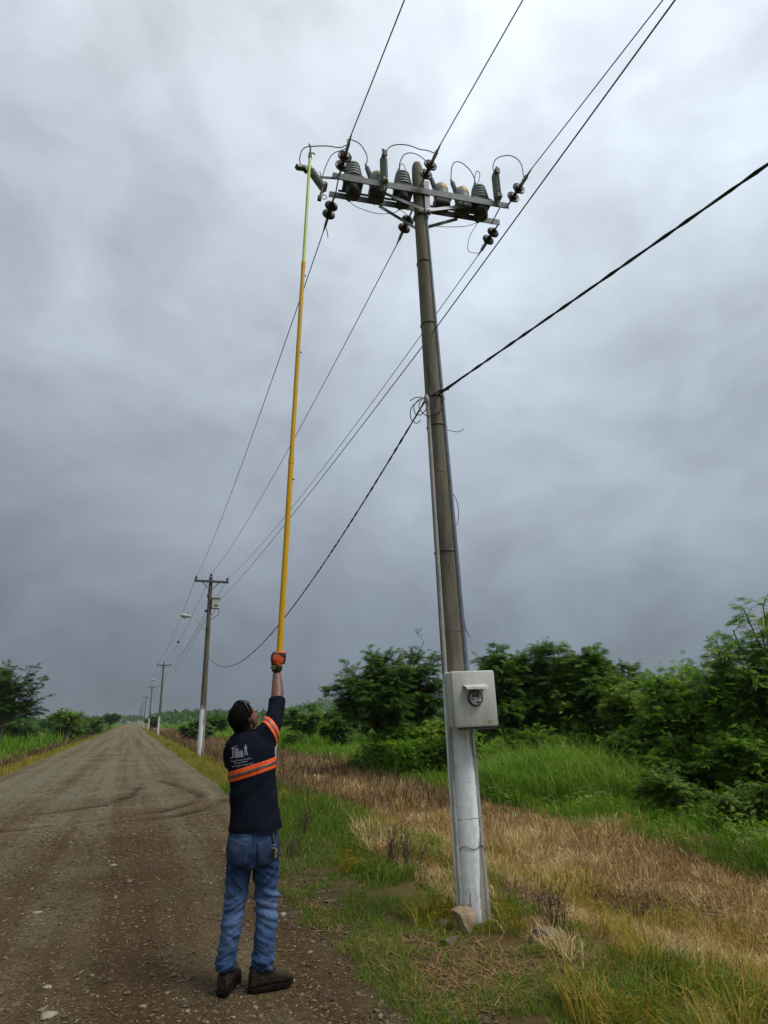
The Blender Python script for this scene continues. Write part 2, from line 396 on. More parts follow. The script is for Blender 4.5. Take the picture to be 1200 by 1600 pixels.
M_GREEN = tintmat('green_blade', [(0, (.040, .095, .012)), (.5, (.10, .17, .022)), (.85, (.19, .21, .03)), (1, (.27, .21, .05))], transl=.35, spec=.1)
M_FIELD = tintmat('field_blade', [(0, (.040, .105, .012)), (.6, (.122, .235, .026)), (1, (.26, .33, .05))], transl=.42, spec=.08)
M_REED = tintmat('reed_blade', [(0, (.055, .135, .016)), (.6, (.150, .270, .036)), (1, (.30, .38, .08))], transl=.42, spec=.1)
M_YELLOW = tintmat('yellow_blade', [(0, (.13, .15, .016)), (.6, (.27, .21, .028)), (1, (.38, .26, .05))], transl=.3, spec=.1)
M_STRAW = tintmat('straw', [(0, (.10, .058, .024)), (.35, (.30, .192, .078)), (.8, (.46, .33, .145)), (1, (.60, .46, .23))], transl=.25, spec=.1)
M_BROWN = tintmat('dead_stalk', [(0, (.030, .019, .010)), (.6, (.145, .094, .045)), (1, (.28, .19, .09))], spec=.1)

# short green turf on the verge
x, y, r = polar(360000, 2.6, 17); d = x-edge_r(y); c = clump(x, y, 1.9); c2 = clump(x, y, 5.5, 40)
k = (d > -.25+.5*(c2-.5)) & (d < 1.75) & (c+.6*(c2-.5) > .49-.10*sstep(.1, .5, d)-.25*sstep(7.0, 9.0, y)) & (np.hypot(x-2.8, y-5.22) > .2)
x, y, r, d = x[k], y[k], r[k], d[k]; n = len(x)
lush = sstep(8, 10.5, y)
H = RNG.uniform(.03, .095, n)*(1+.4*sstep(.5, 1.3, d)+2.2*lush); W = .0045*np.maximum(1, r/4.5)*RNG.uniform(.7, 1.3, n)
blades('verge_turf', x, y, H, W, RNG.uniform(.1, .9, n), RNG.uniform(0, .9, n), np.clip(RNG.normal(.5, .22, n)+.25*(clump(x, y, .9, 7)-.5)*2-.2*lush, 0, 1), M_GREEN, 'short patchy green turf between the gravel and the leaning pole', 'grass')
# yellow-green tufts round the pole
x, y, r = polar(150000, 2.8, 15); d = x-edge_r(y); c = clump(x, y, 1.5, 21)
k = (d > .75) & (d < 2.6) & (c > .575) & (np.hypot(x-2.85, y-5.22) > .24) & (np.hypot((x-2.48)/.34, (y-4.72)/.42) > 1); x, y, r = x[k], y[k], r[k]; n = len(x)
az = 2*np.pi*fbm(x*2.5, y*2.5+50, 2)*2+RNG.normal(0, .6, n)
blades('verge_tufts', x, y, RNG.uniform(.10, .30, n), .006*np.maximum(1, r/5)*RNG.uniform(.6, 1.3, n), RNG.uniform(.1, .7, n), RNG.uniform(.3, 1.3, n), np.clip(RNG.normal(.64, .24, n)+.9*(clump(x, y, .8, 3)-.5), 0, 1), M_GREEN, 'arching green grass tufts beside the leaning pole', 'grass', az=az)
x, y, r = polar(90000, 2.8, 15); d = x-edge_r(y); c = clump(x, y, 1.4, 61)
k = (d > .6) & (d < 3.6) & (c > .54) & (np.hypot(x-2.85, y-5.22) > .24) & (np.hypot((x-2.48)/.34, (y-4.72)/.42) > 1); x, y, r = x[k], y[k], r[k]; n = len(x)
az = 2*np.pi*fbm(x*2.0, y*2.0+80, 2)*2+RNG.normal(0, .6, n)
blades('yellowing_tufts', x, y, RNG.uniform(.12, .34, n), .006*np.maximum(1, r/5)*RNG.uniform(.6, 1.3, n), RNG.uniform(.1, .8, n), RNG.uniform(.3, 1.4, n), RNG.random(n), M_YELLOW, 'arching yellowed grass tufts right of the leaning pole', 'grass', az=az)
# dry straw
x, y, r = polar(300000, 3.2, 34, -4, 68); d = x-edge_r(y); c = clump(x, y, .9, 15); c3 = clump(x, y, 3.2, 27)
hol = np.exp(-(((x-4.85)/.78)**2+((y-6.0)/.46)**2))+np.exp(-(((x-3.55)/.40)**2+((y-7.2)/.6)**2))+.8*np.exp(-(((x-3.6)/.36)**2+((y-5.8)/.45)**2))
k = (d > 1.15+.5*(c-.5)) & (x < xb(y)+.5+1.2*(clump(x, y, 1.1, 5)-.5)) & (c+.5*(c3-.5) > .36) & (hol < .42) & ((y < 17) | (RNG.random(len(x)) < .3)) & (np.hypot(x-2.85, y-5.22) > .24)
x, y, r = x[k], y[k], r[k]; n = len(x)
tall = sstep(.45, .7, clump(x, y, .55, 33))*sstep(6.4, 7.6, y+.3*(x-4.8))
az = 2*np.pi*fbm(x*1.6, y*1.6+20, 2)*2.6+RNG.normal(0, 1.1, n)
flat = RNG.random(n) < .52
trod = 1-.62*np.exp(-(((x-4.35)/.75)**2+((y-5.3)/.5)**2))
blades('dry_grass', x, y, RNG.uniform(.08, .23, n)*(1+.8*tall)*trod, .0052*np.maximum(1, r/5.5)*RNG.uniform(.5, 1.5, n), np.where(flat, RNG.uniform(.8, 1.5, n), RNG.uniform(.05, .75, n)), RNG.uniform(-.2, 1.2, n), np.clip(RNG.normal(.58, .27, n)+1.1*(clump(x, y, .7, 8)-.5)+.5*(c3[k]-.5), 0, 1), M_STRAW, 'tangled dry straw coloured grass behind the leaning pole', 'grass', az=az)
# fallen dry stems littering the verge
x, y, r = polar(130000, 2.6, 20); d = x-edge_r(y); c = clump(x, y, 1.3, 47)
k = (d > -.1) & (x < xb(y)+.6) & ((c > .54) | (d > 1.6)); x, y, r = x[k], y[k], r[k]; n = len(x)
blades('dry_litter', x, y, RNG.uniform(.04, .16, n), .0045*np.maximum(1, r/5)*RNG.uniform(.5, 1.4, n), RNG.uniform(1.25, 1.52, n), RNG.uniform(-.1, .12, n), np.clip(RNG.normal(.26, .22, n)+.15*(d[k]>1.6), 0, 1), M_STRAW, 'fallen dry stems littering the verge and the dry grass', 'litter', zoff=.008)
# dark dead growth: hollows by the pole, and the brown strips along the road further off
x, y, r = polar(240000, 3.6, 150); d = x-edge_r(y); dl = edge_l(y)-x
hol = np.exp(-(((x-4.85)/.85)**2+((y-6.0)/.5)**2))+np.exp(-(((x-3.55)/.42)**2+((y-7.2)/.65)**2))+.9*np.exp(-(((x-3.6)/.36)**2+((y-5.8)/.5)**2))
c = clump(x, y, 1.0, 70)
k = ((hol > .35) & (RNG.random(len(x)) < .9)) | ((d > .75+.4*(c-.5)) & (x < xb(y)-.3) & (y > 13) & (c > .36)) | ((dl > .55+.5*(c-.5)) & (dl < 2.9) & (c > .3)) | ((d > 1.3) & (x < xb(y)) & (y < 14) & (RNG.random(len(x)) < .05))
k &= np.hypot(x-2.85, y-5.22) > .24
x, y, r = x[k], y[k], r[k]; n = len(x); nearh = (y < 9)
blades('dead_weeds', x, y, np.where(nearh, RNG.uniform(.06, .26, n), RNG.uniform(.2, .5, n)), .0035*np.maximum(1, r/6)*RNG.uniform(.6, 1.4, n), RNG.uniform(.05, .5, n)+np.where(nearh, .5, 0)*RNG.random(n)*2, RNG.uniform(-.3, .8, n), np.clip(RNG.normal(.45, .28, n)+.3*nearh*(RNG.random(n)-.9), 0, 1), M_BROWN, 'dark brown dead weeds in the dry strips along the road', 'weeds')
# yellow strips along the road edges further off
x, y, r = polar(190000, 9, 170, -24, 40); d = x-edge_r(y); dl = edge_l(y)-x; c = clump(x, y, .8, 90)
k = ((d > -.12) & (d < 1.15+1.0*(c-.5)) & (y > 13)) | ((dl > -.12) & (dl < 1.0+.8*(c-.5))); x, y, r, d = x[k], y[k], r[k], d[k]; n = len(x)
blades('roadside_grass', x, y, RNG.uniform(.06, .20, n), .006*np.maximum(1, r/7)*RNG.uniform(.6, 1.3, n), RNG.uniform(.1, .8, n), RNG.uniform(0, .9, n), np.clip(RNG.normal(.35, .2, n)+1.0*(clump(x, y, .5, 2)-.5)-.3*np.exp(-((x-edge_r(y))/.2)**2), 0, 1), M_YELLOW, 'yellowing grass strips edging the gravel road', 'grass')
# green growth beyond the dry strip and on the left
x, y, r = polar(330000, 6.5, 260); dl = edge_l(y)-x; c = clump(x, y, .6, 44)
k = ((x > xb(y)-.25+1.3*(clump(x, y, 1.1, 5)-.5))) | (dl > 2.1+1.2*(c-.5)); x, y, r, dl, c = x[k], y[k], r[k], dl[k], c[k]; n = len(x)
H = RNG.uniform(.10, .30, n)*(1+1.3*sstep(.5, .7, c))*np.where(dl > 0, 1.5, 1.0)*(1+.6*sstep(18, 40, r))
blades('field_grass', x, y, H, .008*np.maximum(1, r/7)*RNG.uniform(.6, 1.4, n), RNG.uniform(.05, .8, n), RNG.uniform(0, .9, n), np.clip(RNG.normal(.5, .25, n)+.8*(clump(x, y, .35, 12)-.5), 0, 1), M_FIELD, 'bright green field grass beyond the dry verge', 'grass')
# tall reedy grass in front of the thicket
n0 = 26000; x = RNG.uniform(7.6, 13.2, n0); y = RNG.uniform(10.2, 18.5, n0); c = clump(x, y, .8, 31)
e = ((x-9.9)/2.1)**2+((y-13.6)/2.7)**2; k = (e+.8*(c-.5) < 1); x, y, e = x[k], y[k], e[k]; n = len(x)
az = RNG.uniform(0, 6.28, n)
blades('tall_grass', x, y, RNG.uniform(.5, 1.45, n)*(1.1-.45*e), .017*RNG.uniform(.6, 1.3, n), RNG.uniform(.02, .5, n), RNG.uniform(.3, 1.7, n), np.clip(RNG.normal(.58, .22, n)+.5*(clump(x, y, .9, 3)-.5), 0, 1), M_REED, 'tall arching green reed grass in front of the thicket', 'grass')
print('grass done')

# ------------------------------------------------------------------ gravel and stones
M_STONE = tintmat('stone_chips', [(0, (.035, .024, .014)), (.45, (.095, .070, .040)), (.8, (.155, .124, .078)), (1, (.24, .20, .135))], rough=.9, spec=.2)
OCT_V = np.array([[1, 0, 0], [-1, 0, 0], [0, 1, 0], [0, -1, 0], [0, 0, 1], [0, 0, -1]], float)
OCT_F = np.array([[0, 2, 4], [2, 1, 4], [1, 3, 4], [3, 0, 4], [2, 0, 5], [1, 2, 5], [3, 1, 5], [0, 3, 5]])
bmi = bmesh.new(); bmesh.ops.create_icosphere(bmi, subdivisions=1, radius=1); ICO_V = np.array([v.co[:] for v in bmi.verts]); ICO_F = np.array([[v.index for v in f.verts] for f in bmi.faces]); bmi.free()
def stones(name, x, y, size, tint, label, TV, TF):
    n = len(x); m_ = len(TV)
    V = TV[None]*(1+RNG.normal(0, .18, (n, m_, 1)))
    V = V*size[:, None, None]*np.stack([RNG.uniform(.6, 1.3, n), RNG.uniform(.5, 1.0, n), RNG.uniform(.25, .55, n)], 1)[:, None]
    a = RNG.uniform(0, 6.28, n); ca, sa = np.cos(a)[:, None], np.sin(a)[:, None]
    tl = RNG.normal(0, .25, n)[:, None]
    X = V[..., 0]*ca-V[..., 1]*sa; Yv = V[..., 0]*sa+V[..., 1]*ca; Z = V[..., 2]+X*tl
    P = np.stack([X+x[:, None], Yv+y[:, None], Z+(gz(x, y)+.006+size*.12)[:, None]], 2).reshape(-1, 3)
    T = (TF[None]+(np.arange(n)*m_)[:, None, None]).reshape(-1, 3)
    return tag(link(name, fast_mesh(name, P, None, T, tint=np.repeat(tint, m_)), M_STONE), label, 'gravel', kind='stuff')
x, y, r = polar(110000, 2.5, 26); d = x-edge_r(y)
k = (d < .45+1.6*(clump(x, y, 2.2)-.45)+.5*(RNG.random(len(x))-.5)) & (x > edge_l(y)) & (rut(x, y) < .3) & (RNG.random(len(x)) > (r-9)/17); x, y, r = x[k], y[k], r[k]; n = len(x)
stones('gravel', x, y, (.005+.013*RNG.random(n)**2)*np.clip(r/6.5, .8, 1.8), np.clip(RNG.normal(.45, .27, n), 0, 1), 'small loose brown stone chips covering the road', OCT_V, OCT_F)
x, y, r = polar(9500, 2.5, 20, p=.9); d = x-edge_r(y); k = (d < .3) & (x > edge_l(y)+.2); x, y, r = x[k], y[k], r[k]; n = len(x)
stones('coarse_gravel', x, y, .009+.018*RNG.random(n)**3.5, np.clip(RNG.normal(.55, .22, n), 0, 1), 'coarser pale stones scattered among the chips on the road', ICO_V, ICO_F)

M_ROCK = pmat('tan_rock', (.14, .09, .05), (.29, .215, .14), scale=9, rough=.9, bump=.6)
M_PALE = pmat('pale_stone', (.17, .145, .10), (.30, .265, .20), scale=14, rough=.9, bump=.5)
M_CONC = pmat('broken_concrete', (.07, .055, .04), (.17, .14, .11), scale=12, rough=.95, bump=.7)
def rock(name, xy, size, seed, mat, label, cat='stone', group=None, flat=(1, .8, .6), sub=3, sink=.25, rot=0, rough=.35):
    bm = bmesh.new(); bmesh.ops.create_icosphere(bm, subdivisions=sub, radius=1); rnd = random.Random(seed)
    pl = [(Vector((rnd.gauss(0, 1), rnd.gauss(0, 1), rnd.gauss(0, .8))).normalized(), rnd.uniform(.42, .78)) for _ in range(11)]
    for v in bm.verts:
        for nn, dd in pl:
            e = v.co.dot(nn)-dd
            if e > 0: v.co -= nn*e
        v.co *= 1+rough*.3*mnoise.noise(v.co*2.5+Vector((seed, 0, 0)))
        v.co = Vector((v.co.x*flat[0]*size, v.co.y*flat[1]*size, v.co.z*flat[2]*size))
    bm.transform(Matrix.Rotation(rot, 4, 'Z')); me = bpy.data.meshes.new(name); bm.to_mesh(me); bm.free()
    x_, y_ = xy
    o = link(name, me, mat, loc=(x_, y_, float(gz(x_, y_))+flat[2]*size*(1-2*sink)*.8)); return tag(o, label, cat, group)

rock('boulder', (2.60, 4.99), .135, 5, M_ROCK, 'tan angular rock leaning against the foot of the concrete pole', flat=(1.0, .8, 1.0), rot=.5, sink=.1)
rock('rubble_block', (2.50, 5.18), .07, 8, M_CONC, 'grey rubble lump left of the tan rock at the pole foot', flat=(1.1, .8, .7), rot=1.1)
rock('rubble_block', (2.36, 4.80), .08, 18, M_CONC, 'brown flat rubble half buried in turf below the pole', flat=(1.3, .8, .5), rot=.4)
rock('rubble_block', (3.02, 4.52), .13, 28, M_CONC, 'dark broken concrete chunk in the grass right of the pole', flat=(1.3, .6, .55), rot=-.3)
rock('pale_stone', (3.03, 4.30), .05, 38, M_PALE, 'small whitish stone beside the dark concrete chunk', flat=(1.1, .8, .6))
rock('pale_stone', (3.22, 3.72), .09, 48, M_PALE, 'long pale stone among grass at the lower right', flat=(1.6, .7, .4), rot=-.4)
rock('pale_stone', (1.34, 5.9), .045, 58, M_PALE, 'bluish white stone on the gravel right of the jeans', flat=(1, .8, .5))
rock('pale_stone', (1.85, 6.2), .055, 68, M_CONC, 'flat grey slab at the gravel edge beside the turf', flat=(1.5, .8, .25), rot=.3)
for (xx, yy_, s_, lb) in [(-.62, 6.9, .055, 'flat pale stone high on the left side of the near road'), (-.35, 5.05, .042, 'pale stone low in the left corner of the road'),
                          (-.28, 4.62, .062, 'largest flat pale stone at the bottom edge of the road'), (.13, 5.35, .035, 'round pale stone left of the worker\'s boots'),
                          (-.05, 8.6, .06, 'flat grey stone in the wheel track beyond the pale stones')]:
    rock('road_stone', (xx, yy_), s_, int(s_*1000)+int(yy_*10), M_PALE, lb, group='larger pale stones on the road', flat=(1.2, .85, .3), rot=yy_, sub=2)

# ------------------------------------------------------------------ concrete pole materials
def pole_mat(name, paint_top, dark=1.0):
    mt, nt, bs = newmat(name); bs.inputs['Roughness'].default_value = .88; bs.inputs['Specular IOR Level'].default_value = .2; L = nt.links.new
    tc = N(nt, 'ShaderNodeTexCoord'); sp = N(nt, 'ShaderNodeSeparateXYZ'); L(tc.outputs['Object'], sp.inputs[0])
    mp = N(nt, 'ShaderNodeMapping'); mp.inputs['Scale'].default_value = (9, 9, .9); L(tc.outputs['Object'], mp.inputs[0])
    st = N(nt, 'ShaderNodeTexNoise', i_Scale=1.6, i_Detail=8.0, i_Roughness=.65); L(mp.outputs[0], st.inputs['Vector'])
    n2 = N(nt, 'ShaderNodeTexNoise', i_Scale=16.0, i_Detail=7.0, i_Roughness=.65); L(tc.outputs['Object'], n2.inputs['Vector'])
    con = ramp(nt, [(.3, (.085*dark, .074*dark, .058*dark)), (.55, (.18*dark, .158*dark, .122*dark)), (.75, (.26*dark, .235*dark, .188*dark))]); L(st.outputs[0], con.inputs[0])
    pt = ramp(nt, [(.30, (.08, .075, .065)), (.37, (.55, .56, .56)), (.52, (.74, .76, .77)), (.8, (.82, .84, .85))])
    L(mathn(nt, 'ADD', mathn(nt, 'MULTIPLY', st.outputs[0], .55), mathn(nt, 'MULTIPLY', n2.outputs[0], .45)), pt.inputs[0])
    # paint edge, worn; flakes away on the side that faces the rain
    h = mathn(nt, 'MULTIPLY_ADD', n2.outputs[0], .5 if dark == 1.0 else 1.6, sp.outputs[2])
    lo = mathn(nt, 'LESS_THAN', h, paint_top)
    ms = N(nt, 'ShaderNodeMapping'); ms.inputs['Scale'].default_value = (14, 14, 1.1); L(tc.outputs['Object'], ms.inputs[0])
    pn = N(nt, 'ShaderNodeTexNoise', i_Scale=1.0, i_Detail=9.0, i_Roughness=.7); L(ms.outputs[0], pn.inputs['Vector'])
    xl0 = mathn(nt, 'MULTIPLY_ADD', sp.outputs[2], .0184, sp.outputs[0]); side = N(nt, 'ShaderNodeMapRange', i_1=.0, i_2=.11, i_3=-.02, i_4=.34); L(xl0, side.inputs[0])
    foot = N(nt, 'ShaderNodeMapRange', i_1=.0, i_2=.6, i_3=.20, i_4=.0); L(sp.outputs[2], foot.inputs[0])
    wear = mathn(nt, 'GREATER_THAN', mathn(nt, 'ADD', mathn(nt, 'ADD', pn.outputs[0], side.outputs[0]), foot.outputs[0]), .66)
    fac = mathn(nt, 'MULTIPLY', lo, mathn(nt, 'MULTIPLY_ADD', wear, -.85, 1.0))
    # long splitting crack down the pole and a few fine cross cracks
    xl = mathn(nt, 'MULTIPLY_ADD', sp.outputs[2], .0184, sp.outputs[0])
    cz = N(nt, 'ShaderNodeCombineXYZ'); L(mathn(nt, 'MULTIPLY', sp.outputs[2], 3.0), cz.inputs[2]); wz = N(nt, 'ShaderNodeTexNoise', i_Scale=1.0, i_Detail=6.0, i_Roughness=.6); L(cz.outputs[0], wz.inputs['Vector'])
    dist = mathn(nt, 'ABSOLUTE', mathn(nt, 'SUBTRACT', xl, mathn(nt, 'MULTIPLY_ADD', wz.outputs[0], .055, .028)))
    c1_ = mathn(nt, 'LESS_THAN', dist, mathn(nt, 'MULTIPLY', n2.outputs[0], .0085))
    cw = N(nt, 'ShaderNodeTexNoise', i_Scale=2.2, i_Detail=3.0); L(tc.outputs['Object'], cw.inputs['Vector'])
    zc = mathn(nt, 'ABSOLUTE', mathn(nt, 'SUBTRACT', mathn(nt, 'FRACT', mathn(nt, 'MULTIPLY_ADD', cw.outputs[0], .10, mathn(nt, 'MULTIPLY', sp.outputs[2], .62))), .5))
    c2_ = mathn(nt, 'MULTIPLY', mathn(nt, 'LESS_THAN', zc, .0025), mathn(nt, 'GREATER_THAN', n2.outputs[0], .47))
    pit = N(nt, 'ShaderNodeTexVoronoi', i_Scale=34.0); L(tc.outputs['Object'], pit.inputs['Vector']); c3_ = mathn(nt, 'MULTIPLY', mathn(nt, 'LESS_THAN', pit.outputs['Distance'], .17), mathn(nt, 'GREATER_THAN', n2.outputs[0], .54))
    crk = mathn(nt, 'MAXIMUM', mathn(nt, 'MAXIMUM', c1_, c2_), c3_)
    mx = N(nt, 'ShaderNodeMix', data_type='RGBA'); L(fac, mx.inputs[0]); L(con.outputs[0], mx.inputs[6]); L(pt.outputs[0], mx.inputs[7])
    m2 = N(nt, 'ShaderNodeMix', data_type='RGBA'); L(mathn(nt, 'MULTIPLY', crk, .8), m2.inputs[0]); L(mx.outputs[2], m2.inputs[6]); m2.inputs[7].default_value = (.035, .03, .025, 1)
    L(m2.outputs[2], bs.inputs['Base Color'])
    hb = mathn(nt, 'ADD', mathn(nt, 'MULTIPLY', fac, .5), mathn(nt, 'ADD', n2.outputs[0], mathn(nt, 'MULTIPLY', crk, -.8)))
    b = N(nt, 'ShaderNodeBump', i_Strength=.5, i_Distance=.006); L(hb, b.inputs['Height']); L(b.outputs[0], bs.inputs['Normal'])
    return mt
M_POLE = pole_mat('concrete_pole', 2.15)
M_FARPOLE = pole_mat('weathered_concrete', 2.95, .66)
M_GALV = pmat('galvanised_steel', (.15, .16, .17), (.26, .27, .28), scale=25, rough=.5, metal=.35)
M_ARM = pmat('arm_steel', (.10, .105, .11), (.17, .175, .18), scale=18, rough=.6, metal=.25)
M_DARKST = pmat('dark_steel', (.045, .045, .045), (.09, .085, .08), scale=20, rough=.55, metal=.4)
M_CLAMP = pmat('weathered_alloy', (.16, .15, .14), (.28, .27, .25), scale=30, rough=.5, metal=.5)
M_PORC = pmat('brown_porcelain', (.022, .014, .010), (.04, .025, .018), scale=10, rough=.42, spec=.3)
M_EPOXY = pmat('grey_epoxy', (.20, .225, .225), (.29, .31, .31), scale=14, rough=.55)
M_DARKEP = pmat('dark_tank', (.035, .036, .036), (.07, .07, .068), scale=14, rough=.6)
M_YLAB = pmat('yellow_plate', (.40, .26, .03), (.52, .36, .07), scale=12, rough=.6)
M_PVC = pmat('grey_pvc', (.27, .27, .25), (.38, .38, .355), scale=8, rough=.5)
M_DUCT = pmat('blue_grey_duct', (.105, .125, .15), (.16, .18, .21), scale=10, rough=.55)
M_WIRE = pmat('bare_conductor', (.05, .055, .065), (.09, .095, .10), scale=30, rough=.5, metal=.2)
M_CABLE = pmat('black_cable', (.010, .010, .013), (.018, .018, .02), scale=20, rough=.5)
M_CABINET = pmat('beige_grey_cabinet', (.33, .33, .285), (.45, .46, .42), scale=4.5, stretch=(1.6, 1.6, .45), mid=(.3, .55), rough=.6)
M_BLACK = pmat('black_plastic', (.012, .012, .012), (.02, .02, .02), scale=20, rough=.4)
M_LAMPG = pmat('lamp_grey', (.30, .31, .32), (.38, .39, .40), scale=8, rough=.5)

# the arm frame of the metering pole: s along the arm, d away from the road camera side, h above arm top
AL = np.array([1.62, 5.38, 7.64]); AR = np.array([3.77, 5.07, 7.64]); AE = unit(AR-AL); AN = np.array([-AE[1], AE[0], 0.]); AZ = np.array([0, 0, 1.])
def A(s, d, h): return AL+AE*s+AN*d+AZ*h
AX = (AE, AN, AZ)
PB = np.array([2.815, 5.24, -.02]); PT = np.array([2.665, 5.24, 8.12])
def pax(z): t = (z-PB[2])/(PT[2]-PB[2]); return PB+(PT-PB)*t
def prad(z): return .142-(.142-.070)*np.clip(z/8.1, 0, 1)

main_pole = thing('utility_pole', tuple(PB), 'tall leaning concrete pole with white painted foot and steel crossarms', 'utility pole')
b = MB(); zs = [-.5, 0, .3, .6, 1, 1.5, 2, 2.6, 3.2, 4, 5, 6, 7, 7.9, 8.06, 8.12]
b.tube([pax(z) for z in zs], [prad(z)*(1 if z < 8.05 else (.93 if z < 8.1 else .7)) for z in zs], 28)
b.build('shaft', M_POLE, main_pole, smooth=True)
# grounding duct on the front right, PVC conduit on the left
def on_pole(z, ang, off): return pax(z)+np.array([math.cos(ang), math.sin(ang), 0])*(prad(z)+off)
b = MB()
for k_ in range(1):
    V = []; zz = np.linspace(1.93, 7.45, 12); a0 = R(-62)
    b.tube([on_pole(z, a0, .004) for z in zz], [.024-.0016*(z-2) for z in zz], 10)
b.build('metal_duct', M_DUCT, main_pole, smooth=True)
b = MB(); zz = np.linspace(.08, 4.72, 16); b.tube([on_pole(z, R(-158), .016) for z in zz], .0195, 10); b.build('conduit', M_PVC, main_pole, smooth=True)
b = MB(); p0 = on_pole(4.72, R(-158), .016); b.lathe(p0, (-.25, -.1, .9), [(-.01, .022), (.03, .030), (.07, .030), (.10, .018)], 12); b.build('conduit_cap', M_LAMPG, main_pole, smooth=True)
for z in (3.1, 4.48, 4.82, 5.75, 6.6):
    c_ = pax(z); r_ = prad(z)+.004
    b = MB(); b.tube([c_+np.array([math.cos(a)*r_, math.sin(a)*r_, 0]) for a in np.linspace(0, 2*np.pi, 24, endpoint=False)], .0055 if z != 4.82 else .010, 6, closed=True); b.build('strap', M_DARKST, main_pole)
# crossarms: two L-section steel arms, one each side of the pole
def langle(s0, s1, d, h, leg=.095, th=.009, flip=1):
    b = MB(); Ln = (s1-s0)/2; sm_ = (s0+s1)/2
    b.box(A(sm_, d, h-leg/2), (Ln, th/2, leg/2), AX); b.box(A(sm_, d+flip*leg/2, h-th/2), (Ln, leg/2-th/2-.001, th/2), AX); return b
langle(-.02, 2.2, -.09, 0, leg=.085, flip=1).build('crossarm', M_ARM, main_pole)
langle(-.02, 2.2, .185, 0, leg=.085, flip=1).build('crossarm', M_ARM, main_pole)
b = MB(); b.tube([A(.1, .26, .115), A(2.0, .26, .115)], .014, 8); b.build('rail', M_DARKST, main_pole)
for s in (.05, .55, 1.62, 2.1):
    b = MB(); b.tube([A(s, -.05, -.05), A(s, .23, -.05)], .008, 6); b.build('spacer_bolt', M_GALV, main_pole)
b = MB(); b.box(A(1.135, -.075, -.12), (.032, .006, .26), AX); b.build('channel_plate', M_GALV, main_pole)
def flatbar(p, q, w, th, mat, name, parent):
    p, q = np.asarray(p), np.asarray(q); t = unit(q-p); side = unit(np.cross(t, AN)); nn = np.cross(t, side)
    b = MB(); b.box((p+q)/2, (np.linalg.norm(q-p)/2, w/2, th/2), (t, side, nn)); return b.build(name, mat, parent)
flatbar(A(.60, -.012, -.09), A(1.075, -.10, -.34), .042, .007, M_GALV, 'brace', main_pole)
flatbar(A(.60, .195, -.09), A(1.075, .19, -.36), .042, .007, M_GALV, 'brace', main_pole)
flatbar(A(1.62, -.012, -.09), A(1.115, -.10, -.34), .042, .007, M_GALV, 'brace', main_pole)
flatbar(A(1.62, .195, -.09), A(1.10, .19, -.36), .042, .007, M_GALV, 'brace', main_pole)
b = MB(); c_ = pax(7.28); b.tube([c_+np.array([math.cos(a), math.sin(a), 0])*(prad(7.28)+.006) for a in np.linspace(0, 2*np.pi, 20, endpoint=False)], .012, 6, closed=True); b.build('collar', M_DARKST, main_pole)
for a in (0, 1):
    b = MB(); b.box(pax(7.28)+np.array([.0, -.10-.01*a, 0])+AE*(-.05+.1*a), (.018, .02, .018), AX); b.build('collar_bolt', M_DARKST, main_pole)

# ---------------- strain insulators
def strain(s, d, h, dirv, label):
    p = A(s, d, h); dv = unit(dirv); t = thing('strain_insulator', tuple(p), label, 'insulator', 'brown disc insulators on the crossarms')
    b = MB(); b.tube([p-dv*.02, p+dv*.06], .012, 6); b.build('eye_link', M_CLAMP, t)
    for k in (0, 1):
        q = p+dv*(.065+.125*k)
        b = MB(); b.lathe(q, dv, [(0, .018), (.012, .032), (.030, .036), (.036, .060), (.050, .080), (.066, .083), (.072, .078), (.064, .05), (.085, .045), (.092, .022), (.125, .014)], 20)
        b.build('disc', M_PORC, t, smooth=True)
    q = p+dv*.31; up = np.array([0, 0, 1.])
    b = MB(); b.box(q+dv*.05, (.075, .014, .022), (dv, unit(np.cross(up, dv)), np.cross(dv, unit(np.cross(up, dv)))), .004)
    for k in (0, 1): b.tube([q+dv*(.03+.05*k)-up*.03, q+dv*(.03+.05*k)+up*.045], .009, 6)
    b.tube([q+dv*.12, q+dv*.22], [.014, .008], 8)
    b.build('dead_end_clamp', M_CLAMP, t)
    return p+dv*.53
DN = np.array([0, -1, .04]); DF = np.array([.02, 1, -.06])
E_n = [strain(.06, -.07, .0, (-.05, -1, .06), 'left roadside disc insulator above the crossarm end beside the yellow stick'),
       strain(1.075, -.08, .09, (.0, -1, .10), 'roadside disc insulator in front of the pole top'),
       strain(2.21, -.06, .0, (.0, -1, .10), 'roadside disc insulator at the right end of the crossarm')]
E_f = [strain(.04, .22, -.05, (.03, 1, -.10), 'far side disc insulator hanging below the left crossarm end'),
       strain(1.02, .22, -.08, (.03, 1, -.10), 'far side disc insulator under the crossarm left of the pole'),
       strain(2.19, .22, -.05, (.0, 1, -.10), 'far side disc insulator hanging below the right crossarm end')]

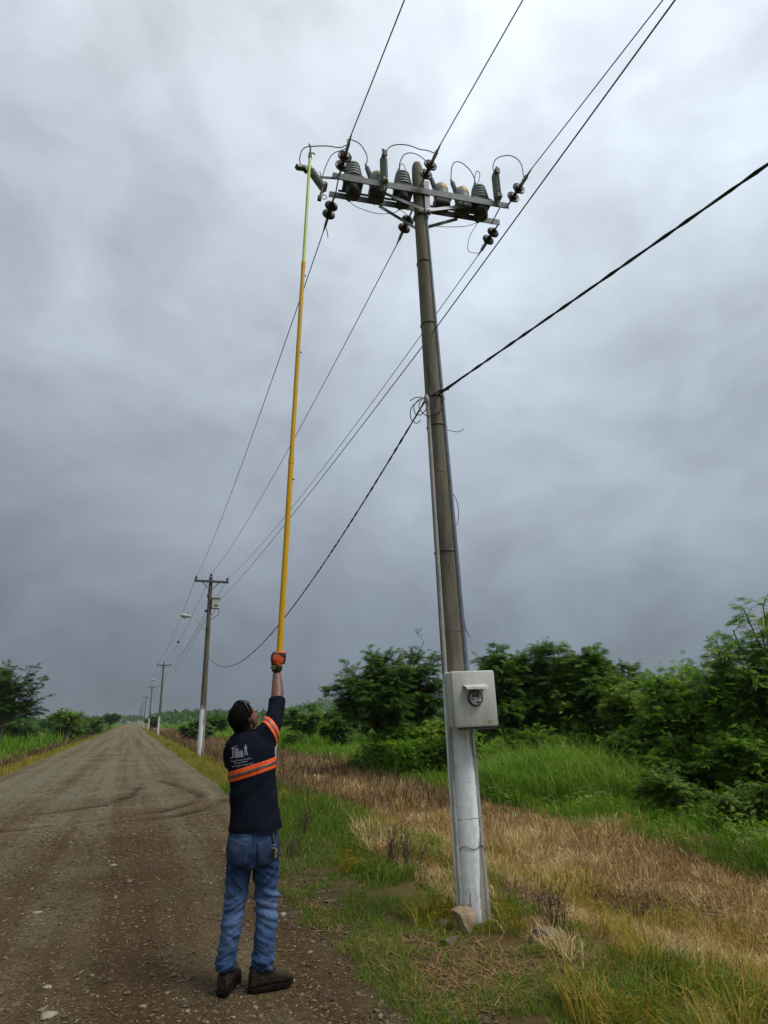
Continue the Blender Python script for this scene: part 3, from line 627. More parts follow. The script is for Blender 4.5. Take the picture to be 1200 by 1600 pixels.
# ---------------- metering transformers on the arms
def vt(s, label):
    p = A(s, .10, .05); t = thing('voltage_transformer', tuple(p), label, 'instrument transformer', 'ribbed voltage transformers on the crossarm')
    b = MB(); prof = [(.06, .105)]
    for k in range(5):
        h0 = .075+k*.050; r0 = .128-.009*k
        prof += [(h0, r0-.022), (h0+.010, r0-.02), (h0+.016, r0), (h0+.030, r0-.002), (h0+.038, r0-.022)]
    prof += [(.335, .06), (.345, .02)]
    b.lathe(p, AZ, prof, 22); b.build('ribbed_body', M_EPOXY, t, smooth=True)
    for k in (-.045, .045):
        b = MB(); b.lathe(p+AE*k+AZ*.325, AZ, [(0, .026), (.03, .028), (.035, .016), (.075, .014), (.08, .006)], 10); b.build('terminal', M_EPOXY, t, smooth=True)
    b = MB(); b.box(p+AZ*.03, (.12, .115, .032), AX, .008); b.build('base', M_DARKEP, t)
    b = MB(); b.lathe(p-AZ*.01, -AZ, [(0, .088), (.125, .088), (.145, .078), (.147, .03)], 20); b.build('lower_tank', M_DARKEP, t, smooth=True)
    b = MB(); b.lathe(p-AZ*.155-AE*.05, -AZ, [(0, .035), (.02, .05), (.03, .032), (.05, .04), (.06, .022), (.09, .012)], 12); b.build('bottom_stud', M_DARKEP, t, smooth=True)
def ct(s, label):
    p = A(s, .08, .055); t = thing('current_transformer', tuple(p), label, 'instrument transformer', 'domed current transformers on the crossarm')
    b = MB(); b.lathe(p, AZ, [(.03, .092), (.10, .097), (.15, .0945), (.20, .079), (.235, .047), (.25, .012)], 20); b.build('domed_body', M_EPOXY, t, smooth=True)
    # nameplate follows the dome
    V = []; n_ = 9
    prof = [(.110, .100), (.150, .098), (.190, .086), (.215, .070)]
    for h, r in prof:
        for k in range(n_):
            a = R(-105+75*k/(n_-1)); V.append(p+AE*math.cos(a)*r+AN*math.sin(a)*r+AZ*h)
    Fs = [(i*n_+k, i*n_+k+1, (i+1)*n_+k+1, (i+1)*n_+k) for i in range(3) for k in range(n_-1)]
    b = MB(); b.add(V, Fs); b.build('yellow_plate', M_YLAB, t, smooth=True)
    ax = unit(-AE*.36+AZ*1.0-AN*.1); q = p-AE*.062+AZ*.13
    prof = [(0, .034)]
    for k in range(6): h0 = .02+k*.027; prof += [(h0, .023), (h0+.008, .035-.001*k), (h0+.016, .034-.001*k), (h0+.02, .023)]
    prof += [(.195, .018), (.22, .014), (.225, .005)]
    b = MB(); b.lathe(q, ax, prof, 14); b.build('bushing', M_EPOXY, t, smooth=True)
    b = MB(); b.box(p+AZ*.018+AE*.03, (.10, .10, .02), AX, .006); b.build('base', M_DARKEP, t)
    b = MB(); b.box(p-AZ*.075, (.095, .075, .072), AX, .015); b.build('lower_tank', M_DARKEP, t)
    b = MB(); b.lathe(p-AZ*.147, -AZ, [(0, .032), (.02, .045), (.035, .03), (.055, .035), (.065, .02), (.095, .01)], 12); b.build('bottom_stud', M_DARKEP, t, smooth=True)
    return q+ax*.22
VT_S = (.255, .885, 1.905); CT_S = (.545, 1.375, 1.655)
for s, lb in zip(VT_S, ('ribbed grey transformer at the left end behind the disc insulator', 'ribbed grey transformer left of the pole top with looping leads', 'ribbed grey transformer near the right end of the crossarm')): vt(s, lb)
CTT = [ct(s, lb) for s, lb in zip(CT_S, ('domed transformer with yellow plate left of the pole', 'domed transformer with yellow plate just right of the pole top', 'domed transformer with yellow plate second right of the pole'))]

# ---------------- fuse cutouts
def ribbed(p, ax, ln, r=.048, n=10):
    prof = [(0, r*.55)]
    for k in range(n):
        h0 = .01+k*(ln-.03)/n; w = (ln-.03)/n; prof += [(h0, r*.72), (h0+w*.3, r), (h0+w*.65, r), (h0+w*.9, r*.72)]
    prof += [(ln, r*.5)]; b = MB(); b.lathe(p, ax, prof, 16); return b
def cutout(p0, label, open_=False, ax=AZ, ln=.40):
    p0 = np.asarray(p0); t = thing('fuse_cutout', tuple(p0), label, 'fuse cutout', 'grey ribbed fuse cutouts on the crossarm'); ax = unit(ax)
    sx = unit(np.cross(ax, AN)); ay = np.cross(sx, ax) if np.dot(np.cross(sx, ax), -AN) > 0 else -np.cross(sx, ax)
    ribbed(p0, ax, ln).build('ribbed_insulator', M_EPOXY, t, smooth=True)
    top = p0+ax*ln
    if open_: ay0 = ay; ay = unit(np.array([-.9, -.25, -.42])); ay = unit(ay-ax*np.dot(ay, ax)*.3); sx = unit(np.cross(ax, ay))
    b = MB(); b.box(top+ay*(.08 if open_ else .03)+ax*.005, (.028, .115 if open_ else .065, .024), (sx, ay, ax), .006); b.box(top+ay*.085-ax*.02, (.026, .012, .04), (sx, ay, ax), .004); b.build('contact_hood', M_DARKST, t)
    b = MB(); pts = [top+ay*.06, top+ay*.10+ax*.02+sx*.02, top+ay*.13-ax*.01+sx*.04, top+ay*.115-ax*.035+sx*.045]; b.tube(pts, .006, 6); b.build('hook', M_CLAMP, t)
    if open_: ay = ay0; sx = unit(np.cross(ax, AN))
    b = MB(); b.box(p0-ax*.01+ay*.03, (.03, .06, .022), (sx, ay, ax), .006); b.build('hinge', M_CLAMP, t)
    if open_:
        q = p0+ay*.07-ax*.0; e = q+np.array([-.06, -.02, -.26])
        b = MB(); b.tube([q, e], .014, 10); b.build('fuse_tube', M_DARKST, t, smooth=True)
        b = MB(); b.box(e, (.022, .02, .028), AX, .006); b.build('tube_cap', M_DARKST, t)
        b = MB(); c_ = e+AE*.055+AZ*.03; b.tube([c_+AE*.03*math.cos(a)+AZ*.03*math.sin(a) for a in np.linspace(0, 6.28, 14, endpoint=False)], .005, 5, closed=True); b.build('pull_ring', M_CLAMP, t)
    else:
        b = MB(); b.tube([p0+ay*.085-ax*.02, top+ay*.085-ax*.05], .012, 8); b.build('fuse_tube', M_DARKEP, t, smooth=True)
        b = MB(); b.tube([p0-ax*.01+ay*.02, p0-ax*.12+ay*.02+sx*.01], [.018, .012], 8); b.build('lower_arm', M_CLAMP, t)
    return t, top
c2t, top2 = cutout(A(.60, -.09, -.03), 'grey ribbed fuse cutout standing left of the pole')
c3t, top3 = cutout(A(2.06, -.09, .03), 'grey ribbed fuse cutout at the right end of the crossarm')
axo = unit(A(-.285, -.05, .03)-A(-.125, -.05, -.22))
c1t, top1 = cutout(A(-.125, -.05, -.22), 'tilted fuse cutout hanging open beside the yellow stick tip', True, axo, .30)
flatbar(A(.06, -.03, -.01), A(-.17, -.05, -.06), .03, .01, M_DARKST, 'cutout_bracket', main_pole)
b = MB(); b.tube([A(-.19, -.05, -.04), A(-.15, -.05, -.05), A(-.17, -.05, .02)], .006, 6); b.build('bracket_hook', M_DARKST, main_pole)

# ---------------- jumpers: thin leads arching over the equipment
def arc(pts, n=26):
    P = [np.asarray(p, float) for p in pts]; P = [2*P[0]-P[1]]+P+[2*P[-1]-P[-2]]; o = []
    for i in range(1, len(P)-2):
        for t in np.linspace(0, 1, max(3, n//(len(P)-3)), endpoint=False):
            a, b_, c_, d_ = P[i-1:i+3]
            o.append(.5*((2*b_)+(c_-a)*t+(2*a-5*b_+4*c_-d_)*t*t+(3*b_-a-3*c_+d_)*t**3))
    o.append(P[-2]); return o
def wire(name, pts, r, label, cat='wire', group=None, mat=None, n=5, smooth=True):
    p0 = tuple(pts[0]); b = MB(); b.tube(pts, r, n); o = b.build(name, mat or M_WIRE, None, smooth=smooth, loc=p0); return tag(o, label, cat, group)
GJ = 'jumper leads arching over the crossarm'
def D(s, h, d=0.0): return A(s, d, h)
wire('jumper_wire', arc([top1+AZ*.01, D(-.40, .16), D(-.37, .33, -.05), D(-.24, .40, -.05), D(-.08, .385, -.1), D(.05, .30, -.18), E_n[0]+np.array([0, .17, .03])]), .0065, 'lead from the open cutout under the yellow stick tip to the left insulator', group=GJ)
wire('jumper_wire', arc([D(-.12, -.26), D(-.14, -.05), D(-.07, .25), D(.0, .38, -.02), D(.10, .41, -.06), D(.14, .33, -.18), E_n[0]+np.array([0, .13, .03])]), .0055, 'second lead looping left from the left insulator down to the open cutout', group=GJ)
wire('jumper_wire', arc([E_n[0]+np.array([.01, .15, .035]), D(.13, .40, -.22), D(.22, .55, -.1), D(.32, .57, -.05), D(.41, .48, 0), D(.42, .40, .03), CTT[0]]), .0065, 'lead arching from the left insulator to the left domed transformer', group=GJ)
wire('jumper_wire', arc([top2+AZ*.01, D(.645, .52, -.05), D(.70, .62, -.05), D(.80, .68, -.05), D(.93, .665, -.08), D(1.06, .56, -.14), D(1.10, .42, -.26), E_n[1]+np.array([.0, .16, .03])]), .0065, 'largest lead arching from the left cutout to the middle insulator', group=GJ)
wire('jumper_wire', arc([D(.845, .38, .06), D(.84, .48, .04), D(.90, .60, .0), D(1.02, .62, -.02), D(1.16, .57, 0), D(1.235, .45, .04), CTT[1]]), .0065, 'lead arching over the pole top to the domed transformer on its right', group=GJ)
wire('jumper_wire', arc([D(.845, .38, .08), D(.86, .50, .08), D(.89, .53, .08), D(.92, .47, .08), D(.93, .38, .08)]), .005, 'narrow loop of lead above the ribbed transformer left of the pole', group=GJ)
wire('jumper_wire', arc([CTT[2], D(1.52, .53, .02), D(1.56, .62, 0), D(1.65, .64, 0), D(1.76, .58, .02), D(1.83, .48, .04), D(1.86, .38, .07)]), .0065, 'lead arching from the right domed transformer to the right ribbed one', group=GJ)
wire('jumper_wire', arc([D(1.86, .38, .09), D(1.855, .5, .08), D(1.885, .62, .07), D(1.93, .60, .07), D(1.91, .48, .08), D(1.87, .40, .09)]), .005, 'tall narrow loop of lead above the right ribbed transformer', group=GJ)
wire('jumper_wire', arc([top3+AZ*.01, D(2.05, .58, -.08), D(2.10, .70, -.1), D(2.22, .735, -.14), D(2.30, .66, -.2), D(2.34, .48, -.27), E_n[2]+np.array([0, .16, .03])]), .0065, 'lead arching from the right cutout to the right end insulator', group=GJ)
wire('jumper_wire', arc([D(.205, -.185, .10), D(.30, -.25, .11), D(.55, -.29, .12), D(.75, -.25, .11), D(.835, -.185, .10)]), .004, 'thin lead sagging below the left half of the crossarm', group=GJ)
wire('jumper_wire', arc([D(.835, -.185, .10), D(1.10, -.27, .18), D(1.40, -.28, .17), D(1.70, -.25, .13), D(1.855, -.185, .10)]), .004, 'thin lead sagging below the right half of the crossarm', group=GJ)
wire('jumper_wire', arc([D(1.855, -.185, .10), D(1.79, -.30, .26), D(1.84, -.36, .42), E_f[2]+np.array([0, -.06, -.01])]), .004, 'thin lead dropping to the lower right insulator clamp', group=GJ)
wire('jumper_wire', arc([E_f[0]-np.array([0, .1, 0]), E_f[0]+np.array([.03, -.08, -.06]), E_f[0]+np.array([.035, -.10, -.17])]), .006, 'short wire tail hanging from the lower left insulator clamp', group=GJ)

# ---------------- far line poles
def sagline(p, q, sag, n=26):
    p, q = np.asarray(p, float), np.asarray(q, float)
    return [p+(q-p)*t-np.array([0, 0, 4*sag*t*(1-t)]) for t in np.linspace(0, 1, n)]
FP = [(3.15, 32.14), (3.1, 84.8), (3.2, 141), (3.15, 200), (3.2, 262), (3.2, 325), (3.2, 390)]
def far_pole(x, y, label, lean=0.0):
    t = thing('utility_pole', (x, y, 0), label, 'utility pole', 'concrete poles lining the road')
    b = MB(); zs = [-.4, 0, 1.2, 2.2, 4, 6, 8.2, 8.62]; b.tube([(x-.05*z/8.6, y, z) for z in zs], [.165-.075*max(z, 0)/8.6 for z in zs], 16); b.build('shaft', M_FARPOLE, t, smooth=True)
    b = MB(); b.box((x-.02, y-.13, 8.36), (.86, .05, .055)); b.build('crossarm', M_DARKST, t)
    for s in (-1, 1):
        b = MB(); b.tube([(x-.05+s*.42, y-.13, 8.31), (x-.05+s*.09, y-.12, 7.98)], .022, 6); b.build('brace', M_DARKST, t)
    for px, pz in ((-.80, 8.415), (-.05, 8.62), (.77, 8.415)):
        b = MB(); b.lathe((x+px, y-.13 if px != -.05 else y, pz), (0, 0, 1), [(-.02, .02), (.05, .02), (.06, .065), (.09, .07), (.11, .045), (.13, .055), (.17, .045), (.18, .01)], 12); b.build('pin_insulator', M_PORC, t, smooth=True)
    for z in (5.9, 7.9):
        b = MB(); b.tube([(x-.05*z/8.6+math.cos(a)*(.168-.0087*z), y+math.sin(a)*(.168-.0087*z), z) for a in np.linspace(0, 6.28, 14, endpoint=False)], .015, 5, closed=True); b.build('strap', M_DARKST, t)
    return t
def street_lamp(x, y, label):
    t = thing('street_lamp', (x-.12, y, 6.0), label, 'street lamp', 'street lamps on the roadside poles')
    b = MB(); b.tube([(x-.12, y, 5.86), (x-.35, y-.02, 6.12), (x-.62, y-.04, 6.42), (x-.80, y-.05, 6.53), (x-.95, y-.05, 6.55)], .026, 8); b.build('arm', M_LAMPG, t, smooth=True)
    b = MB(); b.lathe((x-.88, y-.05, 6.54), (-1, -.03, .10), [(0, .04), (.05, .05), (.12, .075), (.25, .105), (.42, .11), (.50, .08), (.55, .02)], 14); b.build('head', M_LAMPG, t, smooth=True)
    b = MB(); b.lathe((x-1.2, y-.05, 6.50), (0, 0, -1), [(0, .085), (.03, .08), (.07, .05), (.08, .01)], 14); b.build('lens', MATS['lamp_glass'], t, smooth=True)
    b = MB(); b.lathe((x-1.05, y-.05, 6.63), (0, 0, 1), [(0, .04), (.06, .04), (.07, .015)], 10); b.build('photocell', M_DARKST, t, smooth=True)
    return t
pmat('lamp_glass', (.40, .42, .42), (.5, .5, .5), rough=.2)
pole2 = far_pole(FP[0][0], FP[0][1], 'nearest pole down the road with grey box and street lamp')
lamp2 = street_lamp(FP[0][0], FP[0][1], 'street lamp arm on the nearest pole down the road')
x0, y0 = FP[0]
# grey switch box on that pole
t = thing('switch_box', (x0+.24, y0-.05, 7.0), 'grey enclosure box on the nearest pole down the road', 'switch box')
b = MB(); b.box((x0+.26, y0-.08, 7.24), (.19, .16, .27), None, .02); b.build('cabinet', M_CABINET, t)
b = MB(); b.box((x0+.25, y0-.10, 7.515), (.22, .20, .02), None, .006); b.build('lid', M_CABINET, t)
b = MB(); b.box((x0+.28, y0-.244, 7.10), (.10, .004, .04)); b.build('nameplate', M_DARKST, t)
for k in (-.06, .08):
    b = MB(); b.box((x0+.26+k, y0-.245, 7.30), (.006, .006, .2)); b.build('rib', M_CABINET, t)
b = MB(); b.box((x0-.16, y0-.05, 7.62), (.035, .04, .10), None, .01); o = b.build('fuse_cutout', M_DARKST, None, loc=(x0-.16, y0-.05, 7.62)); tag(o, 'small dark fuse holder opposite the grey box on the second pole', 'fuse cutout')
wire('drop_wire', arc([(x0+.42, y0-.1, 6.98), (x0+.44, y0-.1, 6.75), (x0+.33, y0-.1, 6.6), (x0+.10, y0-.08, 6.42)]), .014, 'lead looping out of the grey box on the nearest far pole', mat=M_CABLE)
wire('drop_wire', arc([(x0+.24, y0-.1, 6.98), (x0+.2, y0-.1, 6.8), (x0+.08, y0-.1, 6.6)]), .012, 'short lead beside the pole under the grey box', mat=M_CABLE)
fl = ['second pole down the road carrying a street lamp', 'third pole down the road', 'fourth pole down the road', 'fifth small pole far down the road', 'sixth tiny pole far down the road', 'farthest tiny pole where the road vanishes']
for k in range(1, 7):
    o = copy_tree(pole2); o.location = (FP[k][0], FP[k][1], 0); o['label'] = 'concrete '+fl[k-1] if k < 4 else fl[k-1]
    if k in (1, 3):
        l2 = copy_tree(lamp2); l2.location = (FP[k][0]-.12, FP[k][1], 6.0); l2['label'] = 'street lamp on the second pole down the road' if k == 1 else 'small street lamp on the fourth pole down the road'
b = MB(); b.box((FP[1][0]+.02, FP[1][1]-.2, 2.9), (.14, .05, .16), None, .01)

# ---------------- conductors
GW = 'bare conductors strung along the pole line'
def fpi(k, j):
    x_, y_ = FP[k]; return np.array([x_+(-.80, -.05, .77)[j], y_-(.13, 0, .13)[j], (8.56, 8.79, 8.56)[j]])
nm3 = ('left', 'middle', 'right')
ends = [(1.66, -26, 8.1), (2.60, -26, 8.35), (3.8, -26, 8.3)]
for j in range(3):
    p = E_n[j]; wire('power_line', sagline(p, (p[0]+.02*(j-1), -28, p[2]+.25), .62, 40), .0065, f'{nm3[j]} overhead conductor running up and out above the crossarm', 'power line', GW, n=6)
    wire('power_line', sagline(E_f[j], fpi(0, j), .42, 40), .0065, f'{nm3[j]} conductor from the crossarm to the nearest far pole', 'power line', GW, n=6)
    for k in range(2): wire('power_line', sagline(fpi(k, j), fpi(k+1, j), .75, 30), .010, f'{nm3[j]} conductor on the {("second", "third")[k]} span down the road', 'power line', GW, n=4)
NP_ = pax(5.61)+np.array([0, .11, 0]); NQ = np.array([x0+.12, y0-.15, 7.05])
wire('neutral_line', sagline(NP_, (2.85, -28, 7.35), .10, 40), .0065, 'bare neutral wire passing behind the pole to the upper right', 'power line', n=6)
wire('neutral_line', sagline(NP_, NQ, .22, 40), .0065, 'bare neutral wire from the pole down to the grey box', 'power line', n=6)
for k in range(2):
    for j in range(2):
        a_ = np.array([FP[k][0]-.16, FP[k][1], 6.85-.45*j]); c_ = np.array([FP[k+1][0]-.16, FP[k+1][1], 6.85-.45*j])
        wire('service_line', sagline(a_, c_, .7, 24), .010, f'{("upper", "lower")[j]} service wire on the {("second", "third")[k]} span down the road', 'power line', n=4)
b = MB(); b.lathe((x0-.20, y0-.02, 6.80), (0, 0, 1), [(0, .05), (.03, .06), (.10, .06), (.12, .03)], 10); tag(b.build('spool_insulator', M_PORC, None, smooth=True, loc=(x0-.2, y0-.02, 6.8)), 'small spool insulator below the grey box on the second pole', 'insulator')
b = MB(); b.lathe(tuple((fpi(0, 1)+(fpi(1, 1)-fpi(0, 1))*.47)-np.array([0, 0, .78])), (0, 0, 1), [(0, .02), (.06, .12), (.16, .12), (.22, .02)], 8); tag(b.build('line_marker', M_DARKST, None, loc=tuple(fpi(0, 1)+(fpi(1, 1)-fpi(0, 1))*.47)), 'small dark marker hanging on the middle wire far off', 'marker')

# twisted black service cable
def twisted(name, path, r, label, turns):
    path = [np.asarray(p, float) for p in path]; root = thing(name, tuple(path[0]), label, 'cable', 'twisted black service cable spans')
    Ls = np.concatenate([[0], np.cumsum([np.linalg.norm(path[i+1]-path[i]) for i in range(len(path)-1)])])
    for st in range(2):
        pts = []
        for i, p in enumerate(path):
            t_ = path[min(i+1, len(path)-1)]-path[max(i-1, 0)]; u, w = frame(t_); a = Ls[i]*turns+math.pi*st
            pts.append(p+(u*math.cos(a)+w*math.sin(a))*r*.75)
        b = MB(); b.tube(pts, r, 6); b.build('strand', M_CABLE, root, smooth=True)
CP = pax(4.82)+np.array([-.01, -.12, .0])
def para(p, low, q, n):
    """curve through p, low and q (parabola in the chord parameter)"""
    p, low, q = map(lambda v: np.asarray(v, float), (p, low, q)); tl = (low[1]-p[1])/(q[1]-p[1])
    o = []
    base = p+(q-p)*tl; k = (base[2]-low[2])/(tl*(1-tl))
    for t in np.linspace(0, 1, n): P = p+(q-p)*t; P = P-np.array([0, 0, k*t*(1-t)]); o.append(P)
    return o
cable_anchor_far = np.array([x0+.10, y0-.16, 4.52])
twisted('service_cable', para(pax(4.80)+np.array([-.10, .04, 0]), (2.93, 20, 3.28), cable_anchor_far, 150), .0085, 'twisted black cable sagging from the pole to the nearest far pole', 14)
twisted('service_cable', sagline(CP, (8.5, -24, 5.6), .3, 190), .0085, 'twisted black cable rising from the pole out to the upper right', 14)
# dead-end wedge and coils where the cable meets the pole
t = thing('cable_clamp', tuple(CP), 'black wedge clamp holding the twisted cable on the pole', 'clamp')
b = MB(); b.tube([CP+np.array([.075, -.34, .0]), CP+np.array([.03, -.12, .0]), CP], [.011, .017, .012], 8); b.build('wedge', M_BLACK, t, smooth=True)
b = MB(); b.tube(arc([CP+np.array([.06, -.12, .0]), CP+np.array([.0, -.04, .02]), CP+np.array([-.07, .02, -.02])]), .008, 6); b.build('bail', M_BLACK, t)
q0 = pax(4.80)+np.array([-.13, -.02, .0])
for pts, lb in (([(0, 0, 0), (-.12, -.02, -.06), (-.22, -.02, -.2), (-.20, -.02, -.34), (-.10, 0, -.34), (.0, 0, -.24), (.06, -.03, -.12)], 'large loose wire coil left of the pole at the cable clamp'),
                ([(-.02, 0, .0), (-.10, 0, -.10), (-.12, -.03, -.24), (-.02, -.05, -.36), (.10, -.12, -.37), (.22, -.16, -.28), (.27, -.16, -.10), (.27, -.15, .04)], 'loose wire loop crossing the pole face below the clamp'),
                ([(-.04, 0, .01), (-.17, 0, -.02), (-.28, 0, -.10)], 'short loose wire end pointing left from the clamp'),
                ([(-.1, 0, -.05), (-.25, .02, -.22), (-.27, .02, -.42), (-.17, .02, -.50), (-.10, .0, -.44)], 'lowest thin wire coil hanging left of the pole')):
    wire('loose_wire', arc([q0+np.array(p)*.62 for p in pts]), .005, lb, group='loose wire ends at the cable clamp', mat=M_CABLE)
for z, pts, lb in ((4.46, [(.0, 0, 0), (.14, 0, .0), (.22, 0, .05)], 'stiff wire end sticking out right of the pole'), (3.65, [(0, 0, .1), (.05, 0, .0), (.06, 0, -.14), (.03, 0, -.25)], 'curved loose wire hanging right of the pole'), (2.35, [(0, 0, .2), (.02, 0, 0), (.06, 0, -.08)], 'thin wire end right of the pole above the meter box')):
    wire('loose_wire', arc([pax(z)+np.array([prad(z), -.02, 0])+np.array(p) for p in pts]), .004, lb, group='loose wire ends on the pole', mat=M_WIRE)
b = MB(); 
wire('tie_wire', [pax(z)+np.array([math.cos(a), math.sin(a), 0])*(prad(z)+.004) for z, a in ((.42+.10*math.sin(t_)+.03*math.sin(3*t_), -2.9+2.2*t_/3.0) for t_ in np.linspace(0, 3.0, 20))], .0025, 'thin rusty wire slung round the foot of the pole', mat=M_DARKST)

# ---------------- meter box
MX = R(-9); mx_ = np.array([math.cos(MX), math.sin(MX), 0]); my_ = np.array([-math.sin(MX), math.cos(MX), 0]); mz_ = unit(np.array([-.015, 0, 1.])); mx_ = unit(np.cross(my_, mz_))
MC = np.array([2.795, 4.99, 1.70]); MA = (mx_, my_, mz_)
def M(u, v, w): return MC+mx_*u+my_*v+mz_*w
mb_ = thing('meter_box', tuple(MC), 'pale grey electricity meter box fixed to the front of the leaning pole', 'meter box')
b = MB(); b.box(M(0, 0, 0), (.203, .085, .238), MA, .020); b.build('cabinet', M_CABINET, mb_, smooth=True)
b = MB(); b.box(M(0, .098, 0), (.207, .014, .242), MA, .006); b.build('back_flange', M_CABINET, mb_)
# rain hood over the meter window
b = MB()
V = [M(-.105, -.086, .118), M(.105, -.086, .118), M(.112, -.150, .098), M(-.098, -.150, .098), M(-.105, -.086, .112), M(.105, -.086, .112), M(.112, -.150, .092), M(-.098, -.150, .092)]
b.add(V, [(0, 1, 2, 3), (7, 6, 5, 4), (0, 4, 5, 1), (1, 5, 6, 2), (2, 6, 7, 3), (3, 7, 4, 0)])
V = [M(-.098, -.150, .098), M(.112, -.150, .098), M(.114, -.154, .078), M(-.096, -.154, .078), M(-.098, -.146, .098), M(.112, -.146, .098), M(.114, -.150, .078), M(-.096, -.150, .078)]
b.add(V, [(3, 2, 1, 0), (4, 5, 6, 7), (0, 1, 5, 4), (1, 2, 6, 5), (2, 3, 7, 6), (3, 0, 4, 7)])
b.build('rain_hood', M_CABINET, mb_)
mt_ = thing('meter', tuple(M(.0, -.10, .005)), None, None); mt_.parent = mb_; mt_.location = Vector(M(.0, -.10, .005))-Vector(MC)
cM = M(.0, -.085, .005); fwd = -my_
b = MB(); b.lathe(cM, fwd, [(-.01, .070), (.010, .070), (.014, .066), (.014, .060)], 32); b.build('meter_ring', M_BLACK, mt_, smooth=True)
b = MB(); b.lathe(cM, fwd, [(.008, .058), (.026, .055), (.0265, .01)], 32); b.build('meter_face', pmat('meter_face', (.34, .36, .33), (.42, .43, .40), rough=.4), mt_)
b = MB(); b.box(cM+fwd*.028+mz_*.020-mx_*.004, (.030, .003, .013), MA); b.build('display', pmat('lcd_green', (.05, .065, .055), (.07, .085, .07), rough=.2), mt_)
b = MB(); b.box(cM+fwd*.027+mz_*.020-mx_*.004, (.036, .002, .018), MA); b.build('display_frame', M_PALE, mt_)
b = MB(); b.box(cM+fwd*.027+mz_*.046, (.030, .002, .005), MA); b.box(cM+fwd*.027-mz_*.012-mx_*.036, (.010, .002, .006), MA); b.box(cM+fwd*.027-mz_*.038+mx_*.018, (.010, .002, .006), MA); b.build('meter_print', M_BLACK, mt_)
for k in (-.02, 0, .022):
    b = MB(); b.lathe(cM+fwd*.026-mz_*.034+mx_*k, fwd, [(0, .005), (.004, .005), (.005, .002)], 8); b.build('button', M_BLACK if k > 0 else M_CLAMP, mt_)
gl, gnt2, gbs2 = newmat('meter_glass'); gbs2.inputs['Roughness'].default_value = .03; gbs2.inputs['Transmission Weight'].default_value = 1.0; gbs2.inputs['IOR'].default_value = 1.15
b = MB(); b.lathe(cM, fwd, [(.012, .0635), (.035, .0625), (.044, .056), (.047, .03), (.0475, .004)], 28); b.build('glass_cover', gl, mt_, smooth=True)
b = MB(); b.box(M(.125, -.0865, -.190), (.018, .002, .007), MA); b.build('orange_sticker', pmat('orange_print', (.42, .20, .05), (.5, .26, .08), scale=60), mb_)
b = MB(); b.lathe(M(.03, -.055, -.243), mz_, [(-.004, .022), (.012, .022), (.016, .018)], 16); b.build('cable_knockout', M_DARKST, mb_, smooth=True)
b = MB(); b.box(M(.02, -.02, -.25), (.16, .05, .008), MA); b.build('bottom_plate', M_DARKST, mb_)
print('pole done')

# ------------------------------------------------------------------ trees and bushes
M_BARK = pmat('dark_bark', (.045, .034, .025), (.10, .078, .058), scale=12, rough=.95, bump=.5, stretch=(1, 1, .3))
M_PALEBARK = pmat('pale_bark', (.13, .105, .08), (.22, .185, .145), scale=12, rough=.95, bump=.4, stretch=(1, 1, .3))
M_LEAFD = tintmat('dark_leaf', [(0, (.022, .058, .010)), (.5, (.060, .135, .021)), (.85, (.125, .225, .034)), (1, (.19, .29, .045))], rough=.5, transl=.42, spec=.2)
M_LEAFM = tintmat('mid_leaf', [(0, (.034, .095, .011)), (.5, (.105, .215, .025)), (.85, (.19, .31, .038)), (1, (.29, .36, .05))], rough=.5, transl=.45, spec=.2)
M_LEAFY = tintmat('light_leaf', [(0, (.05, .11, .012)), (.5, (.12, .21, .022)), (1, (.22, .30, .04))], rough=.5, transl=.38, spec=.25)
def frond_template(kind):
    """leaflets as small rhombs; x along the stalk"""
    Vs, Fs = [], []
    if kind == 'pinnate':
        for k in range(7):
            for s in (-1, 1):
                x = .16+.12*k; ln = .30*(1-.045*(k-2.5)**2*.35); w = .052
                a = np.array([x, 0, 0]); d = np.array([.42*ln, s*.9*ln, -.10*ln]); pz = np.array([w, -s*w*.45, .0])
                o = len(Vs); Vs += [a, a+d*.5+pz, a+d, a+d*.5-pz]; Fs.append((o, o+1, o+2, o+3))
        o = len(Vs); Vs += [np.array([.98, 0, 0]), np.array([1.1, .05, -.03]), np.array([1.25, 0, -.06]), np.array([1.1, -.05, -.03])]; Fs.append((o, o+1, o+2, o+3))
    else:
        for (x, ang, ln, w) in ((.15, 1.0, .42, .16), (.25, -1.0, .42, .16), (.5, .75, .45, .17), (.6, -.75, .45, .17), (.85, .0, .45, .16)):
            a = np.array([x, 0, 0]); d = np.array([math.cos(ang)*ln, math.sin(ang)*ln, -.12*ln]); p = np.array([-math.sin(ang)*w, math.cos(ang)*w, .05])
            o = len(Vs); Vs += [a, a+d*.5+p, a+d, a+d*.5-p]; Fs.append((o, o+1, o+2, o+3))
    return np.array(Vs), np.array(Fs)
TPL = {k: frond_template(k) for k in ('pinnate', 'broad')}
